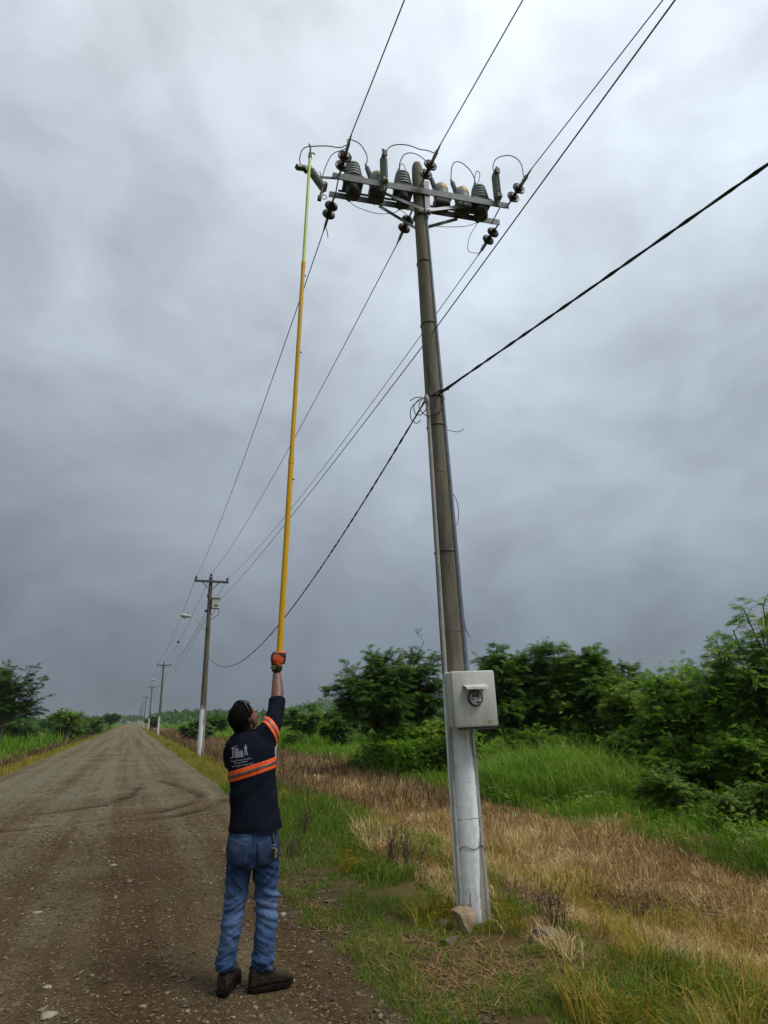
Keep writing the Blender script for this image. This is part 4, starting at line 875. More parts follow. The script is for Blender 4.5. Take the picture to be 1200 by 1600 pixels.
def tree(name, label, cat, pos, height, rx, seed, lobes, lobe_r, twigs=26, fronds=9, flen=.22, kind='pinnate', mat=None, bark=None, stems=2, fork=.28, zlo=.35, group=None, twig_r=.008, trunk_r=.10, flat=.8, tint0=.45, shape=None, droop=.22, ry=None):
    rng = np.random.default_rng(seed); ry = ry or rx; x, y = pos; z0 = float(gz(x, y))
    root = thing(name, (x, y, z0), label, cat, group)
    b = MB(); tw = MB()
    # stems from the foot
    st = []
    for k in range(stems):
        a = rng.uniform(0, 6.28); sp_ = rng.uniform(.1, .4)*rx if stems > 1 else .08*rx
        top = np.array([math.cos(a)*sp_, math.sin(a)*sp_, height*(fork+rng.uniform(-.04, .08))])
        mid = top*.5+np.array([rng.normal(0, .05), rng.normal(0, .05), 0])*rx
        off = np.array([math.cos(a), math.sin(a), 0])*trunk_r*(.7 if stems > 1 else 0)
        b.tube(arc([off+np.array([0, 0, -.15]), off+np.array([0, 0, .05]), mid, top], 9), list(np.linspace(trunk_r*1.15, trunk_r*.62, len(arc([0*off, off, mid, top], 9)))), 7); st.append(top)
    FR_P, FR_D, FR_L, FR_T = [], [], [], []
    if kind == 'broad': flen *= .68; fronds = int(fronds*1.7)
    else: flen *= .88; fronds = int(fronds*1.25)
    for q in range(int(lobes*1.35)):
        if shape is not None and q < len(shape): c = np.array(shape[q], float)*np.array([rx, ry, height])
        else:
            for _ in range(60):
                v = rng.uniform(-1, 1, 3)
                if v@v < 1: break
            zc = zlo+(1-zlo-.12)*(.5+.5*v[2]); wid = (1-.35*max(0, (zc-.65)/.35))
            c = np.array([v[0]*rx*.8*wid, v[1]*ry*.8*wid, zc*height])
        s0 = min(st, key=lambda p: np.linalg.norm(p-c)+.6*max(0, p[2]-c[2]))
        if c[2] < s0[2]*1.05: s0 = s0*rng.uniform(.45, .8)
        md = s0+(c-s0)*.5+np.array([0, 0, .06*height*rng.uniform(-.3, 1)])+rng.normal(0, .04*rx, 3)
        pa = arc([s0, md, c], 8); b.tube(pa, list(np.linspace(trunk_r*.42, twig_r*1.6, len(pa))), 5)
        lr = lobe_r*rng.uniform(.75, 1.35); lt = rng.normal(0, .13)+tint0+.10
        ld = unit(c-s0); pa = np.array(pa); npa = len(pa)
        for w in range(int(twigs*rng.uniform(.7, 1.3))):
            t_ = rng.uniform(.30, 1.0)**.8; f_ = t_*(npa-1); i0 = min(int(f_), npa-2); k0 = pa[i0]+(pa[i0+1]-pa[i0])*(f_-i0)
            dv = unit(ld*rng.uniform(.1, .9)+rng.normal(0, .75, 3)*np.array([1, 1, flat])+np.array([0, 0, .12])); dv = unit(np.array([dv[0], dv[1], min(dv[2], .5)])); e = k0+dv*lr*rng.uniform(.45, 1.08)*(1.15-.3*t_)
            e[2] = max(e[2], .10)
            mm = (k0+e)/2+np.array([0, 0, .10*lr])
            tw.tube([k0, mm, e], [twig_r, twig_r*.7, twig_r*.35], 3, caps=False)
            tt = lt+rng.normal(0, .07)
            for f in range(fronds):
                u = rng.uniform(.25, 1.05); P = k0*(1-u)**2+2*mm*u*(1-u)+e*u*u
                dd = unit(dv*.75+rng.normal(0, .55, 3)*np.array([1, 1, .45])+np.array([0, 0, .10])); dd = unit(dd*np.array([1, 1, .5])); FR_P.append(P); FR_D.append(dd); FR_L.append(flen*rng.uniform(.6, 1.3)); FR_T.append(tt+rng.normal(0, .12))
    P = np.array(FR_P); D_ = np.array(FR_D); Lq = np.array(FR_L); T = np.clip(np.array(FR_T), 0, 1); n = len(P)
    up = np.array([0, 0, 1.])+rng.normal(0, .34, (n, 3)); sd = np.cross(up, D_); sd /= np.linalg.norm(sd, axis=1)[:, None]+1e-9; nn = np.cross(D_, sd)
    TV, TF = TPL[kind]
    xx = TV[:, 0][None]*Lq[:, None]
    V = P[:, None]+D_[:, None]*xx[..., None]+sd[:, None]*(TV[:, 1][None]*Lq[:, None])[..., None]+nn[:, None]*(TV[:, 2][None]*Lq[:, None])[..., None]
    V[..., 2] -= droop*(TV[:, 0][None]**2)*Lq[:, None]
    V[..., 2] = np.maximum(V[..., 2], .01)
    Q = (TF[None]+(np.arange(n)*len(TV))[:, None, None]).reshape(-1, 4)
    tk = b.mesh('trunk', smooth=True); link('trunk', tk, bark or M_BARK, root)
    link('twigs', tw.mesh('twigs'), bark or M_BARK, root)
    link('crown', fast_mesh('crown', V.reshape(-1, 3), Q, None, tint=np.repeat(T, len(TV))), mat or M_LEAFD, root)
    return root
GT = 'trees of the thicket'; GB = 'bushes at the foot of the thicket'; GF = 'bushes in the far field'
tree('acacia_tree', 'dark feathery tree standing alone left of the leaning pole', 'tree', (9.3, 22.7), 4.85, 2.5, 3, 40, .54, 26, 9, .30, stems=3, trunk_r=.13, zlo=.30, fork=.26, flat=.5, tint0=.42,
     shape=[(-.85, -.1, .62), (-.62, .1, .74), (-.35, 0, .82), (0, .1, .86), (.35, 0, .92), (.6, .1, .96), (.75, 0, .80), (-.75, .2, .5), (.9, -.1, .62), (-.1, -.3, .68), (.3, -.3, .7), (-.45, -.3, .6), (.6, -.3, .6), (-.92, -.1, .50), (-.7, .2, .42), (-.45, -.3, .46), (.8, 0, .48), (.5, -.3, .45), (-.15, -.5, .52), (-.98, 0, .58)])
tree('shrub', 'leafy shrub round the foot of the lone dark tree', 'bush', (9.0, 21.6), 1.9, 1.25, 5, 9, .5, 24, 8, .22, 'broad', M_LEAFM, stems=3, trunk_r=.03, zlo=.25, tint0=.4)
tree('shrub', 'green shrub between the lone dark tree and the pole', 'bush', (10.3, 20.6), 1.9, 1.2, 6, 9, .5, 24, 8, .22, 'broad', M_LEAFM, stems=3, trunk_r=.03, zlo=.25, tint0=.5)
tree('acacia_tree', 'feathery tree rising directly right of the meter box', 'tree', (11.2, 17.6), 4.6, 1.5, 11, 30, .44, 26, 9, .25, bark=M_PALEBARK, stems=5, trunk_r=.05, zlo=.16, fork=.30, flat=.5, tint0=.45, group=GT)
tree('acacia_tree', 'feathery pale stemmed tree in the middle of the thicket', 'tree', (12.5, 17.0), 4.65, 1.6, 12, 30, .44, 26, 9, .25, bark=M_PALEBARK, stems=6, trunk_r=.045, zlo=.20, fork=.34, flat=.5, tint0=.48, group=GT)
tree('acacia_tree', 'feathery tree right of the pale stemmed tree', 'tree', (13.5, 15.9), 4.25, 1.6, 13, 28, .44, 26, 9, .25, bark=M_BARK, stems=4, trunk_r=.05, zlo=.14, fork=.30, flat=.5, tint0=.5, group=GT)
tree('acacia_tree', 'dark low tree behind the meter box', 'tree', (13.2, 23.8), 3.5, 2.2, 14, 14, .75, 24, 8, .32, stems=3, trunk_r=.07, zlo=.25, tint0=.35, group=GT)
tree('acacia_tree', 'dark tree closing the thicket behind the tall grass', 'tree', (16.6, 21.6), 3.7, 2.6, 15, 17, .8, 26, 8, .32, stems=3, trunk_r=.07, zlo=.2, tint0=.32, group=GT)
tree('acacia_tree', 'dark tree at the back of the thicket on the right', 'tree', (19.0, 17.3), 4.0, 3.0, 16, 18, .85, 26, 8, .32, stems=3, trunk_r=.07, zlo=.2, tint0=.32, group=GT)
tree('thorn_tree', 'yellow green tree in the middle of the right thicket', 'tree', (13.4, 13.9), 3.45, 1.6, 17, 14, .5, 26, 9, .20, 'pinnate', M_LEAFY, stems=3, trunk_r=.05, zlo=.3, tint0=.42, group=GT)
tree('thorn_tree', 'broad bright green thorn tree on the right of the thicket', 'tree', (12.6, 11.5), 3.3, 1.6, 18, 18, .52, 28, 9, .19, 'pinnate', M_LEAFM, stems=4, trunk_r=.05, zlo=.25, tint0=.5, group=GT, droop=.3)
tree('thorn_tree', 'tallest thorn tree at the right edge with reaching sprays', 'tree', (12.4, 9.5), 4.05, 1.55, 19, 20, .48, 28, 9, .18, 'pinnate', M_LEAFM, stems=4, trunk_r=.05, zlo=.22, tint0=.45, group=GT, droop=.3,
     shape=[(-.1, .0, .93), (-.75, 0, .74), (-.4, 0, .82), (.3, 0, .97), (.6, 0, .88), (-.6, -.2, .62), (-.2, -.2, .7)])
tree('thorn_tree', 'thorn tree cut by the right edge of the picture', 'tree', (13.0, 8.0), 3.8, 1.6, 20, 18, .52, 26, 9, .20, 'pinnate', M_LEAFM, stems=3, trunk_r=.05, zlo=.2, tint0=.45, group=GT)
tree('shrub', 'dark leafy shrub right of the tall reed grass', 'bush', (11.6, 12.3), 1.65, 1.0, 21, 10, .42, 26, 9, .16, 'broad', M_LEAFM, stems=3, trunk_r=.025, zlo=.15, tint0=.36, group=GB)
tree('shrub', 'leafy shrub below the broad thorn tree', 'bush', (11.2, 10.7), 1.6, 1.05, 22, 11, .42, 26, 9, .15, 'broad', M_LEAFM, stems=3, trunk_r=.025, zlo=.12, tint0=.42, group=GB)
tree('shrub', 'vine covered shrub below the tallest thorn tree', 'bush', (11.2, 9.2), 1.75, 1.1, 23, 12, .42, 26, 9, .15, 'broad', M_LEAFM, stems=3, trunk_r=.025, zlo=.12, tint0=.38, group=GB)
tree('shrub', 'leafy shrub at the right edge below the thorn trees', 'bush', (11.4, 7.7), 1.6, 1.05, 24, 11, .42, 26, 9, .15, 'broad', M_LEAFM, stems=3, trunk_r=.025, zlo=.12, tint0=.4, group=GB)
tree('shrub', 'low green shrub behind the tall reed grass', 'bush', (11.0, 15.9), 1.5, 1.2, 25, 10, .45, 24, 8, .18, 'broad', M_LEAFM, stems=3, trunk_r=.025, zlo=.12, tint0=.42, group=GB)
tree('shrub', 'low light green herb bush before the right thicket', 'bush', (9.6, 9.6), .75, .9, 26, 10, .34, 24, 8, .12, 'broad', M_LEAFY, stems=3, trunk_r=.015, zlo=.1, tint0=.35, group=GB)
tree('shrub', 'low light green herb bush nearest the right picture edge', 'bush', (9.6, 7.9), .7, .9, 27, 10, .34, 24, 8, .12, 'broad', M_LEAFY, stems=3, trunk_r=.015, zlo=.1, tint0=.3, group=GB)
# left of the road
tree('umbrella_tree', 'big dark tree with layered crown at the left edge', 'tree', (-10.4, 61.2), 7.0, 3.6, 31, 24, .95, 26, 9, .42, stems=3, trunk_r=.22, zlo=.38, fork=.25, flat=.5, tint0=.3, twig_r=.015,
     shape=[(.8, 0, .80), (.5, 0, .92), (0, 0, .95), (-.5, 0, .9), (.62, -.2, .66), (.9, 0, .58), (.2, -.3, .78), (.55, .1, .5), (.8, .1, .42), (-.7, 0, .75)])
tree('umbrella_tree', 'small flat topped tree right of the big left tree', 'tree', (-6.3, 71.7), 3.5, 2.3, 32, 11, .62, 20, 7, .40, stems=2, trunk_r=.09, zlo=.65, fork=.45, flat=.4, tint0=.5, twig_r=.015, mat=M_LEAFM)
for (px, py, hh_, rr_, sd_, lb) in [(-10.0, 74.5, 2.7, 2.6, 33, 'dark bush beside the big left tree'), (-6.6, 84, 2.5, 2.4, 34, 'dark rounded bush behind the flat topped tree'), (-13.5, 80, 3.4, 3.0, 35, 'dark bush behind the big left tree'),
                                    (-5.9, 104, 2.4, 2.3, 36, 'low bush on the left towards the road'), (-9.5, 100, 3.0, 3.4, 37, 'wide dark bush behind the small left bushes'), (-8.5, 140, 3.4, 4.5, 38, 'distant dark bush left of the vanishing road')]:
    tree('shrub', lb, 'bush', (px, py), hh_, rr_, sd_, 10, .34*rr_, 20, 7, .45, 'broad', M_LEAFD, stems=2, trunk_r=.06, zlo=.2, tint0=.38, group='bushes left of the road', twig_r=.015)
tree('umbrella_tree', 'distant round tree left of where the road vanishes', 'tree', (-5.9, 205), 5.4, 3.4, 39, 12, 1.1, 20, 7, .8, 'broad', stems=1, trunk_r=.2, zlo=.4, tint0=.3, twig_r=.03)
# field to the right of the road
for (px, py, hh_, rr_, sd_, lb, mt_b) in [(12.0, 46.5, 3.0, 2.1, 41, 'rounded green bush behind the worker\'s raised arm', M_LEAFM), (11.6, 37.0, 3.0, 1.5, 42, 'dark bush left of the lone dark tree', M_LEAFD), (16.4, 42, 3.3, 2.4, 43, 'dark bush far behind the lone dark tree', M_LEAFD),
                                          (9.7, 40.5, .9, .8, 44, 'small dark bush in the green field before the rounded bush', M_LEAFD), (6.6, 72, 1.9, 2.0, 45, 'low dark bush in the field beside the second pole', M_LEAFD), (24, 107, 3.8, 3.0, 46, 'dark bush far off in the right field', M_LEAFD),
                                          (11.5, 96, 2.4, 2.6, 47, 'distant low bush in the middle of the right field', M_LEAFD), (15, 120, 3.0, 3.5, 48, 'distant wide bush below the wooded rise', M_LEAFD), (4.7, 190, 4.2, 3.0, 49, 'distant dark tree clump behind the far poles', M_LEAFD)]:
    tree('shrub', lb, 'bush', (px, py), hh_, rr_, sd_, 11, .36*rr_, 22, 8, .36 if py < 60 else .55, 'broad', mt_b, stems=2, trunk_r=.05, zlo=.15, tint0=.4, group=GF, twig_r=.012)

# undergrowth knitting the thicket together, and low broadleaf weeds before it
def leaf_mass(name, label, c, size, tint, mat, kind='broad', flat=1.0):
    n = len(c); TV, TF = TPL[kind]; m_ = len(TV); a = RNG.uniform(0, 6.28, n); el = RNG.normal(.15, .35, n)*flat
    D_ = np.stack([np.cos(a)*np.cos(el), np.sin(a)*np.cos(el), np.sin(el)], 1); up = np.array([0, 0, 1.])+RNG.normal(0, .35, (n, 3)); sd = np.cross(up, D_); sd /= np.linalg.norm(sd, axis=1)[:, None]; nn = np.cross(D_, sd)
    V = c[:, None]+size[:, None, None]*(D_[:, None]*TV[:, 0][None, :, None]+sd[:, None]*TV[:, 1][None, :, None]+nn[:, None]*(TV[:, 2]-.2*TV[:, 0]**2)[None, :, None])
    Q = (TF[None]+(np.arange(n)*m_)[:, None, None]).reshape(-1, 4)
    return tag(link(name, fast_mesh(name, V.reshape(-1, 3), Q, None, tint=np.repeat(np.clip(tint, 0, 1), m_)), mat), label, 'undergrowth', kind='stuff')
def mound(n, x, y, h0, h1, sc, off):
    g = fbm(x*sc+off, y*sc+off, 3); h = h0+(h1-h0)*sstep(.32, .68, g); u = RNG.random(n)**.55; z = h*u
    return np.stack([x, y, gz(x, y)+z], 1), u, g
n = 26000; x = RNG.uniform(10.6, 18.5, n); y = RNG.uniform(5.5, 21, n); k = (x > 10.7+.16*np.abs(y-9.5)) & (x < 17.5-.12*np.abs(y-12)); x, y = x[k], y[k]
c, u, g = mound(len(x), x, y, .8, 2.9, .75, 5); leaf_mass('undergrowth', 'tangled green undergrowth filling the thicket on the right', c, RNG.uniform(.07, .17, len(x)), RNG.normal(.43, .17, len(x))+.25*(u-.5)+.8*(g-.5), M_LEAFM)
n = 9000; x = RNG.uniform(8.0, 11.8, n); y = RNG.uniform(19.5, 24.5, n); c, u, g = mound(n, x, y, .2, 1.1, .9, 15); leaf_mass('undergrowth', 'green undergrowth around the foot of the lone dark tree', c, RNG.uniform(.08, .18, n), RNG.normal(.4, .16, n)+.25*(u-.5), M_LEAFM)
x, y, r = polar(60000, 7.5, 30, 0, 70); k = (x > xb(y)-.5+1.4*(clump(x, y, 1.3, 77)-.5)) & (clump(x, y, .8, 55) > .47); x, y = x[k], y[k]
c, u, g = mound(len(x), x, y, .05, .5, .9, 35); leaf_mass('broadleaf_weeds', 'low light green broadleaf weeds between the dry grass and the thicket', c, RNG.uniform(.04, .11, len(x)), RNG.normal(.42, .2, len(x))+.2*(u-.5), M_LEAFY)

# far-off woods along the horizon: one mass of leaf clumps
def woods(name, label, n, xf, yf, zf, size):
    x = xf(n); y = yf(n); c = np.stack([x, y, gz(x, y)*0+zf(x, y, n)], 1)
    TV, TF = TPL['broad']; m_ = len(TV)
    a = RNG.uniform(0, 6.28, n); el = RNG.uniform(-.3, 1.0, n)
    D_ = np.stack([np.cos(a)*np.cos(el), np.sin(a)*np.cos(el), np.sin(el)], 1); up = np.array([0, 0, 1.])+RNG.normal(0, .5, (n, 3)); sd = np.cross(up, D_); sd /= np.linalg.norm(sd, axis=1)[:, None]; nn = np.cross(D_, sd)
    s = size*RNG.uniform(.6, 1.4, n)
    V = c[:, None]+s[:, None, None]*(D_[:, None]*TV[:, 0][None, :, None]+sd[:, None]*TV[:, 1][None, :, None]+nn[:, None]*TV[:, 2][None, :, None])
    Q = (TF[None]+(np.arange(n)*m_)[:, None, None]).reshape(-1, 4)
    o = link(name, fast_mesh(name, V.reshape(-1, 3), Q, None, tint=np.repeat(np.clip(RNG.normal(.3, .18, n), 0, 1), m_)), M_LEAFD); return tag(o, label, 'woods', kind='stuff')
def hz(scale, lo, hi, off):
    def f(x, y, n):
        h = lo+(hi-lo)*sstep(.3, .75, fbm(x*scale+off, y*scale*.2+off, 3)); return h*RNG.random(n)**.7
    return f
woods('far_woods', 'dark wooded rise along the horizon right of the road', 9000, lambda n: RNG.uniform(12, 330, n), lambda n: RNG.uniform(300, 420, n), hz(.02, 4.0, 9.5, 3), 2.2)
woods('far_woods', 'low dark woods along the horizon left of the road', 5000, lambda n: RNG.uniform(-150, -9, n), lambda n: RNG.uniform(260, 400, n), hz(.03, 2.5, 6.0, 23), 2.0)
woods('far_woods', 'low grey woods closing the end of the road', 1200, lambda n: RNG.uniform(-30, 40, n), lambda n: RNG.uniform(640, 700, n), hz(.05, 3.0, 6.5, 13), 2.6)

# dead weed stalks standing by the pole
M_STALK = pmat('dry_stalk', (.05, .033, .022), (.10, .068, .045), scale=20, rough=.95)
def dead_weed(xy, h, seed, label):
    rnd = np.random.default_rng(seed); x, y = xy; z0 = float(gz(x, y)); b = MB()
    for k in range(14):
        a = rnd.uniform(0, 6.28); sp_ = rnd.uniform(.02, .30)*h; hh_ = h*rnd.uniform(.45, 1); base = np.array([x+rnd.normal(0, .05), y+rnd.normal(0, .05), z0-.02])
        tip = base+np.array([math.cos(a)*sp_, math.sin(a)*sp_, hh_]); mid = (base+tip)/2+rnd.normal(0, .015, 3); b.tube([base, mid, tip], [.0045, .0035, .0015], 4)
        for j in range(7):
            u = rnd.uniform(.35, 1); p = base+(tip-base)*u; e = p+np.array([rnd.normal(0, .05), rnd.normal(0, .05), rnd.uniform(.02, .10)])*h/.5; b.tube([p, e], [.0025, .001], 3)
            b.box(e, (.004, .003, .004))
    t = thing('dead_weed', (x, y, z0), label, 'weed', 'dead weeds standing on the verge'); b.build('stalks', M_STALK, t)
dead_weed((2.86, 7.2), .55, 1, 'dark dead weed standing tall left of the leaning pole')
dead_weed((3.02, 7.0), .42, 2, 'shorter dead weed just right of the tall dead one')
dead_weed((1.98, 8.2), .30, 3, 'small dry weed on the green verge near the gravel')
dead_weed((3.25, 4.75), .35, 4, 'dark dead weed right against the pole foot')
dead_weed((2.45, 9.6), .4, 5, 'dry weed on the verge beyond the tall dead weed')
print('trees done')

# ------------------------------------------------------------------ the worker and the long yellow stick
WB = R(10.3); WO = np.array([.815, 4.5, 0.0]); WX = np.array([math.cos(WB), -math.sin(WB), 0]); WY = np.array([math.sin(WB), math.cos(WB), 0])
def Wp(p): return WO+WX*p[0]+WY*p[1]+np.array([0, 0, p[2]])
worker = thing('person', tuple(WO), 'worker seen from behind in navy shirt with orange reflective bands raising a long stick', 'person')
worker.rotation_euler = (0, 0, -WB)
def remeshed(mb, name, voxel, smooth=6, fac=.5):
    """one continuous closed surface from overlapping shapes (local worker coordinates)"""
    me = mb.mesh('tmp'); o = bpy.data.objects.new('tmp', me); C.objects.link(o)
    md = o.modifiers.new('r', 'REMESH'); md.mode = 'VOXEL'; md.voxel_size = voxel; md.use_smooth_shade = True
    sm = o.modifiers.new('s', 'SMOOTH'); sm.iterations = smooth; sm.factor = fac
    dg = bpy.context.evaluated_depsgraph_get(); dg.update(); out = bpy.data.meshes.new_from_object(o.evaluated_get(dg)); out.name = name
    bpy.data.objects.remove(o); bpy.data.meshes.remove(me); out.shade_smooth(); return out
def displace(me, fn):
    n = len(me.vertices); co = np.zeros(n*3, np.float32); no = np.zeros(n*3, np.float32)
    me.vertices.foreach_get('co', co); me.vertex_normals.foreach_get('vector', no); co = co.reshape(-1, 3); no = no.reshape(-1, 3)
    co = co+no*fn(co)[:, None]; me.vertices.foreach_set('co', co.astype(np.float32).ravel()); me.update()
def wpart(name, me, mats, parent=worker): return link(name, me, mats, parent)

M_SKIN = pmat('brown_skin', (.115, .052, .032), (.16, .075, .046), scale=30, rough=.5, spec=.4, bump=.1)
M_SHIRT = pmat('navy_cotton', (.0055, .0064, .0115), (.0105, .012, .021), scale=5, rough=.95, bump=.25, bscale=260, spec=.05)
M_ORANGE = pmat('orange_reflective', (.66, .070, .006), (.78, .095, .010), scale=9, rough=.55, spec=.4, bump=.15, bscale=160)
M_SILVER = pmat('grey_reflective', (.085, .05, .042), (.14, .095, .085), scale=16, rough=.4, metal=.2)
M_HAIR = pmat('black_hair', (.0025, .002, .0018), (.006, .005, .004), scale=60, rough=.85, bump=.8, bscale=170, spec=.06)
M_PRINT = pmat('white_print', (.22, .23, .28), (.34, .35, .40), scale=40, rough=.8)
M_BOOT = pmat('brown_leather', (.011, .007, .0045), (.042, .026, .016), scale=17, rough=.75, bump=.6, spec=.2)
M_SOLE = pmat('boot_rubber', (.005, .004, .0035), (.013, .010, .008), scale=22, rough=.95, bump=.3, spec=.08)
M_LACE = pmat('boot_lace', (.09, .035, .015), (.14, .06, .025), scale=40, rough=.9)
M_GLOVE = pmat('black_glove', (.010, .010, .011), (.022, .022, .023), scale=30, rough=.8, bump=.3, bscale=150)
M_GLOVEO = pmat('orange_glove', (.50, .055, .012), (.62, .09, .02), scale=22, rough=.7, bump=.3, bscale=150)
M_GLOVEY = pmat('lime_glove', (.30, .34, .03), (.42, .45, .07), scale=22, rough=.6)
M_STICKY = pmat('yellow_fibreglass', (.50, .265, .002), (.58, .32, .004), scale=5, rough=.5, spec=.2)
M_STICKL = pmat('lime_fibreglass', (.36, .46, .03), (.45, .55, .06), scale=5, rough=.45, spec=.4)
def denim():
    mt, nt, bs = newmat('blue_denim'); bs.inputs['Roughness'].default_value = .9; bs.inputs['Specular IOR Level'].default_value = .15; L = nt.links.new
    tc = N(nt, 'ShaderNodeTexCoord'); a = N(nt, 'ShaderNodeTexNoise', i_Scale=5.5, i_Detail=5.0, i_Roughness=.6); L(tc.outputs['Object'], a.inputs['Vector'])
    mp = N(nt, 'ShaderNodeMapping'); mp.inputs['Scale'].default_value = (60, 60, 9); L(tc.outputs['Object'], mp.inputs[0])
    b = N(nt, 'ShaderNodeTexNoise', i_Scale=2.4, i_Detail=6.0, i_Roughness=.7); L(mp.outputs[0], b.inputs['Vector'])
    s = N(nt, 'ShaderNodeSeparateXYZ'); L(tc.outputs['Object'], s.inputs[0])
    # faded along the thighs and calves, darker at the seat
    hr = ramp(nt, [(.0, (.40,)*3), (.12, (.42,)*3), (.36, (.56,)*3), (.47, (.60,)*3), (.62, (.40,)*3), (.76, (.34,)*3), (.90, (.46,)*3)]); L(s.outputs[2], hr.inputs[0])
    v = mathn(nt, 'ADD', mathn(nt, 'MULTIPLY_ADD', a.outputs[0], .55, -.28), mathn(nt, 'ADD', hr.outputs[0], mathn(nt, 'MULTIPLY_ADD', b.outputs[0], .3, -.15)))
    cr = ramp(nt, [(.12, (.008, .015, .036)), (.38, (.022, .045, .105)), (.55, (.060, .108, .212)), (.8, (.17, .235, .36))]); L(v, cr.inputs[0]); L(cr.outputs[0], bs.inputs['Base Color'])
    bm_ = N(nt, 'ShaderNodeBump', i_Strength=.7, i_Distance=.006); L(mathn(nt, 'ADD', b.outputs[0], a.outputs[0]), bm_.inputs['Height']); L(bm_.outputs[0], bs.inputs['Normal'])
    return mt
M_DENIM = denim()

# head frame: tilted back, turned to the right, looking up the stick
HC = np.array([-.100, .010, 1.592]); HF = unit(np.array([.50, .56, .60])); HR = unit(np.cross(HF, np.array([0, 0, 1.]))); HU = np.cross(HR, HF); HA = (HR, HF, HU)
def Hp(r, f, u): return HC+HR*r+HF*f+HU*u
b = MB()
b.ell(Hp(0, -.012, .018), (.074, .095, .088), HA, 20, 14); b.ell(Hp(0, .035, -.055), (.056, .058, .068), HA, 16, 10); b.ell(Hp(0, .06, -.098), (.030, .026, .022), HA)
b.ell(Hp(0, .092, -.028), (.014, .018, .026), HA); b.ell(Hp(0, .105, -.040), (.017, .013, .012), HA)       # nose
b.ell(Hp(0, .072, .020), (.058, .018, .014), HA)                                                             # brow
for s in (-1, 1):
    b.ell(Hp(s*.079, -.008, -.020), (.011, .024, .036), (unit(HR*s*.8-HF*.55), unit(HF*.8+HR*s*.55), HU)); b.ell(Hp(s*.036, .066, -.045), (.020, .022, .022), HA)
b.ell(Hp(0, .086, -.068), (.022, .012, .007), HA); b.ell(Hp(0, .084, -.080), (.019, .011, .007), HA)          # lips
b.tube([(-.085, .03, 1.40), (-.093, .015, 1.47), (-.100, .012, 1.545)], [.062, .057, .056], 16)
b.rings([(.0, 0, .80, .13, .09), (-.0, 0, .95, .13, .09), (-.02, 0, 1.15, .13, .09), (-.04, .01, 1.32, .135, .085), (-.06, .015, 1.42, .11, .07), (-.085, .02, 1.45, .07, .06)], 18)
b.tube([(.03, .02, 1.40), (.10, .075, 1.54), (.132, .172, 1.70)], [.055, .050, .046], 12)
b.tube([(.132, .165, 1.68), (.134, .215, 1.76), (.132, .255, 1.84), (.126, .292, 1.915), (.130, .296, 1.95)], [.045, .047, .040, .0285, .031], 14)
b.tube([(-.15, .03, 1.38), (-.162, .11, 1.335), (-.155, .205, 1.27)], [.045, .042, .040], 12)
b.tube([(-.155, .20, 1.272), (-.10, .235, 1.225), (-.05, .245, 1.20), (.015, .248, 1.195)], [.041, .041, .034, .029], 12)
for s in (-1, 1):
    lx = -.09 if s < 0 else .094; fx = -.130 if s < 0 else .086
    b.tube([(lx, 0, .82), (lx*1.05, .0, .62), ((lx+fx)/2, .005, .45), (fx, -.01, .25), (fx, -.012, .07)], [.070, .058, .045, .040, .034], 12)
body = remeshed(b, 'body', .0085, 5); wpart('body', body, M_SKIN)
# eyes
for s in (-1, 1):
    b = MB(); b.ell(Hp(s*.031, .075, -.003), (.012, .011, .009), HA, 10, 6); wpart('eye', b.mesh('eye', smooth=True), M_PALE)

# hair: close cropped cap with a neck line and a clear forehead
b = MB(); b.ell(Hp(0, -.014, .020), (.081, .103, .095), HA, 26, 18); b.ell(Hp(0, -.050, -.045), (.068, .056, .065), HA, 20, 12)
hm = remeshed(b, 'hair', .006, 4); bm = bmesh.new(); bm.from_mesh(hm)
kill = []
for v in bm.verts:
    q = np.array(v.co)-HC; r_, f_, u_ = q@HR, q@HF, q@HU
    front = .050-.25*max(0, .055-u_)+.006*math.sin(r_*160)
    if f_ > front or (f_ > -.034 and u_ < .012 and abs(r_) > .04) or u_ < -.070-.25*max(0, f_+.04): kill.append(v)
bmesh.ops.delete(bm, geom=kill, context='VERTS'); bm.to_mesh(hm); bm.free()
displace(hm, lambda co: .0018*np.array([mnoise.noise(Vector(p)*190) for p in co]))
wpart('hair', hm, M_HAIR)
# dark glasses pushed up on the crown
b = MB(); TH = np.linspace(-1.75, 1.75, 30)
b.tube([Hp(.0835*math.sin(a), .034-.040*abs(math.sin(a))**2, .022+.0925*math.cos(a)) for a in TH], [.0038 if abs(a) > .95 else .0055 for a in TH], 8)
g = wpart('sunglasses', b.mesh('sunglasses', smooth=True), M_BLACK)
for s in (-1, 1):
    b = MB(); V = []
    for j_ in range(6):
        for i_ in range(9):
            a = s*(.12+.80*i_/8); f_ = .036+.034*j_/5*(1-.25*abs(i_/4-1)); k_ = math.sqrt(max(.05, 1-((f_+.014)/.118)**2)); V.append(Hp(.086*math.sin(a)*k_*1.04, f_, .022+.097*math.cos(a)*k_*1.04))
    b.add(V, [(j_*9+i_, j_*9+i_+1, (j_+1)*9+i_+1, (j_+1)*9+i_) for j_ in range(5) for i_ in range(8)]); o = link('lens', b.mesh('lens', smooth=True), M_BLACK, g); md = o.modifiers.new('t', 'SOLIDIFY'); md.thickness = .002

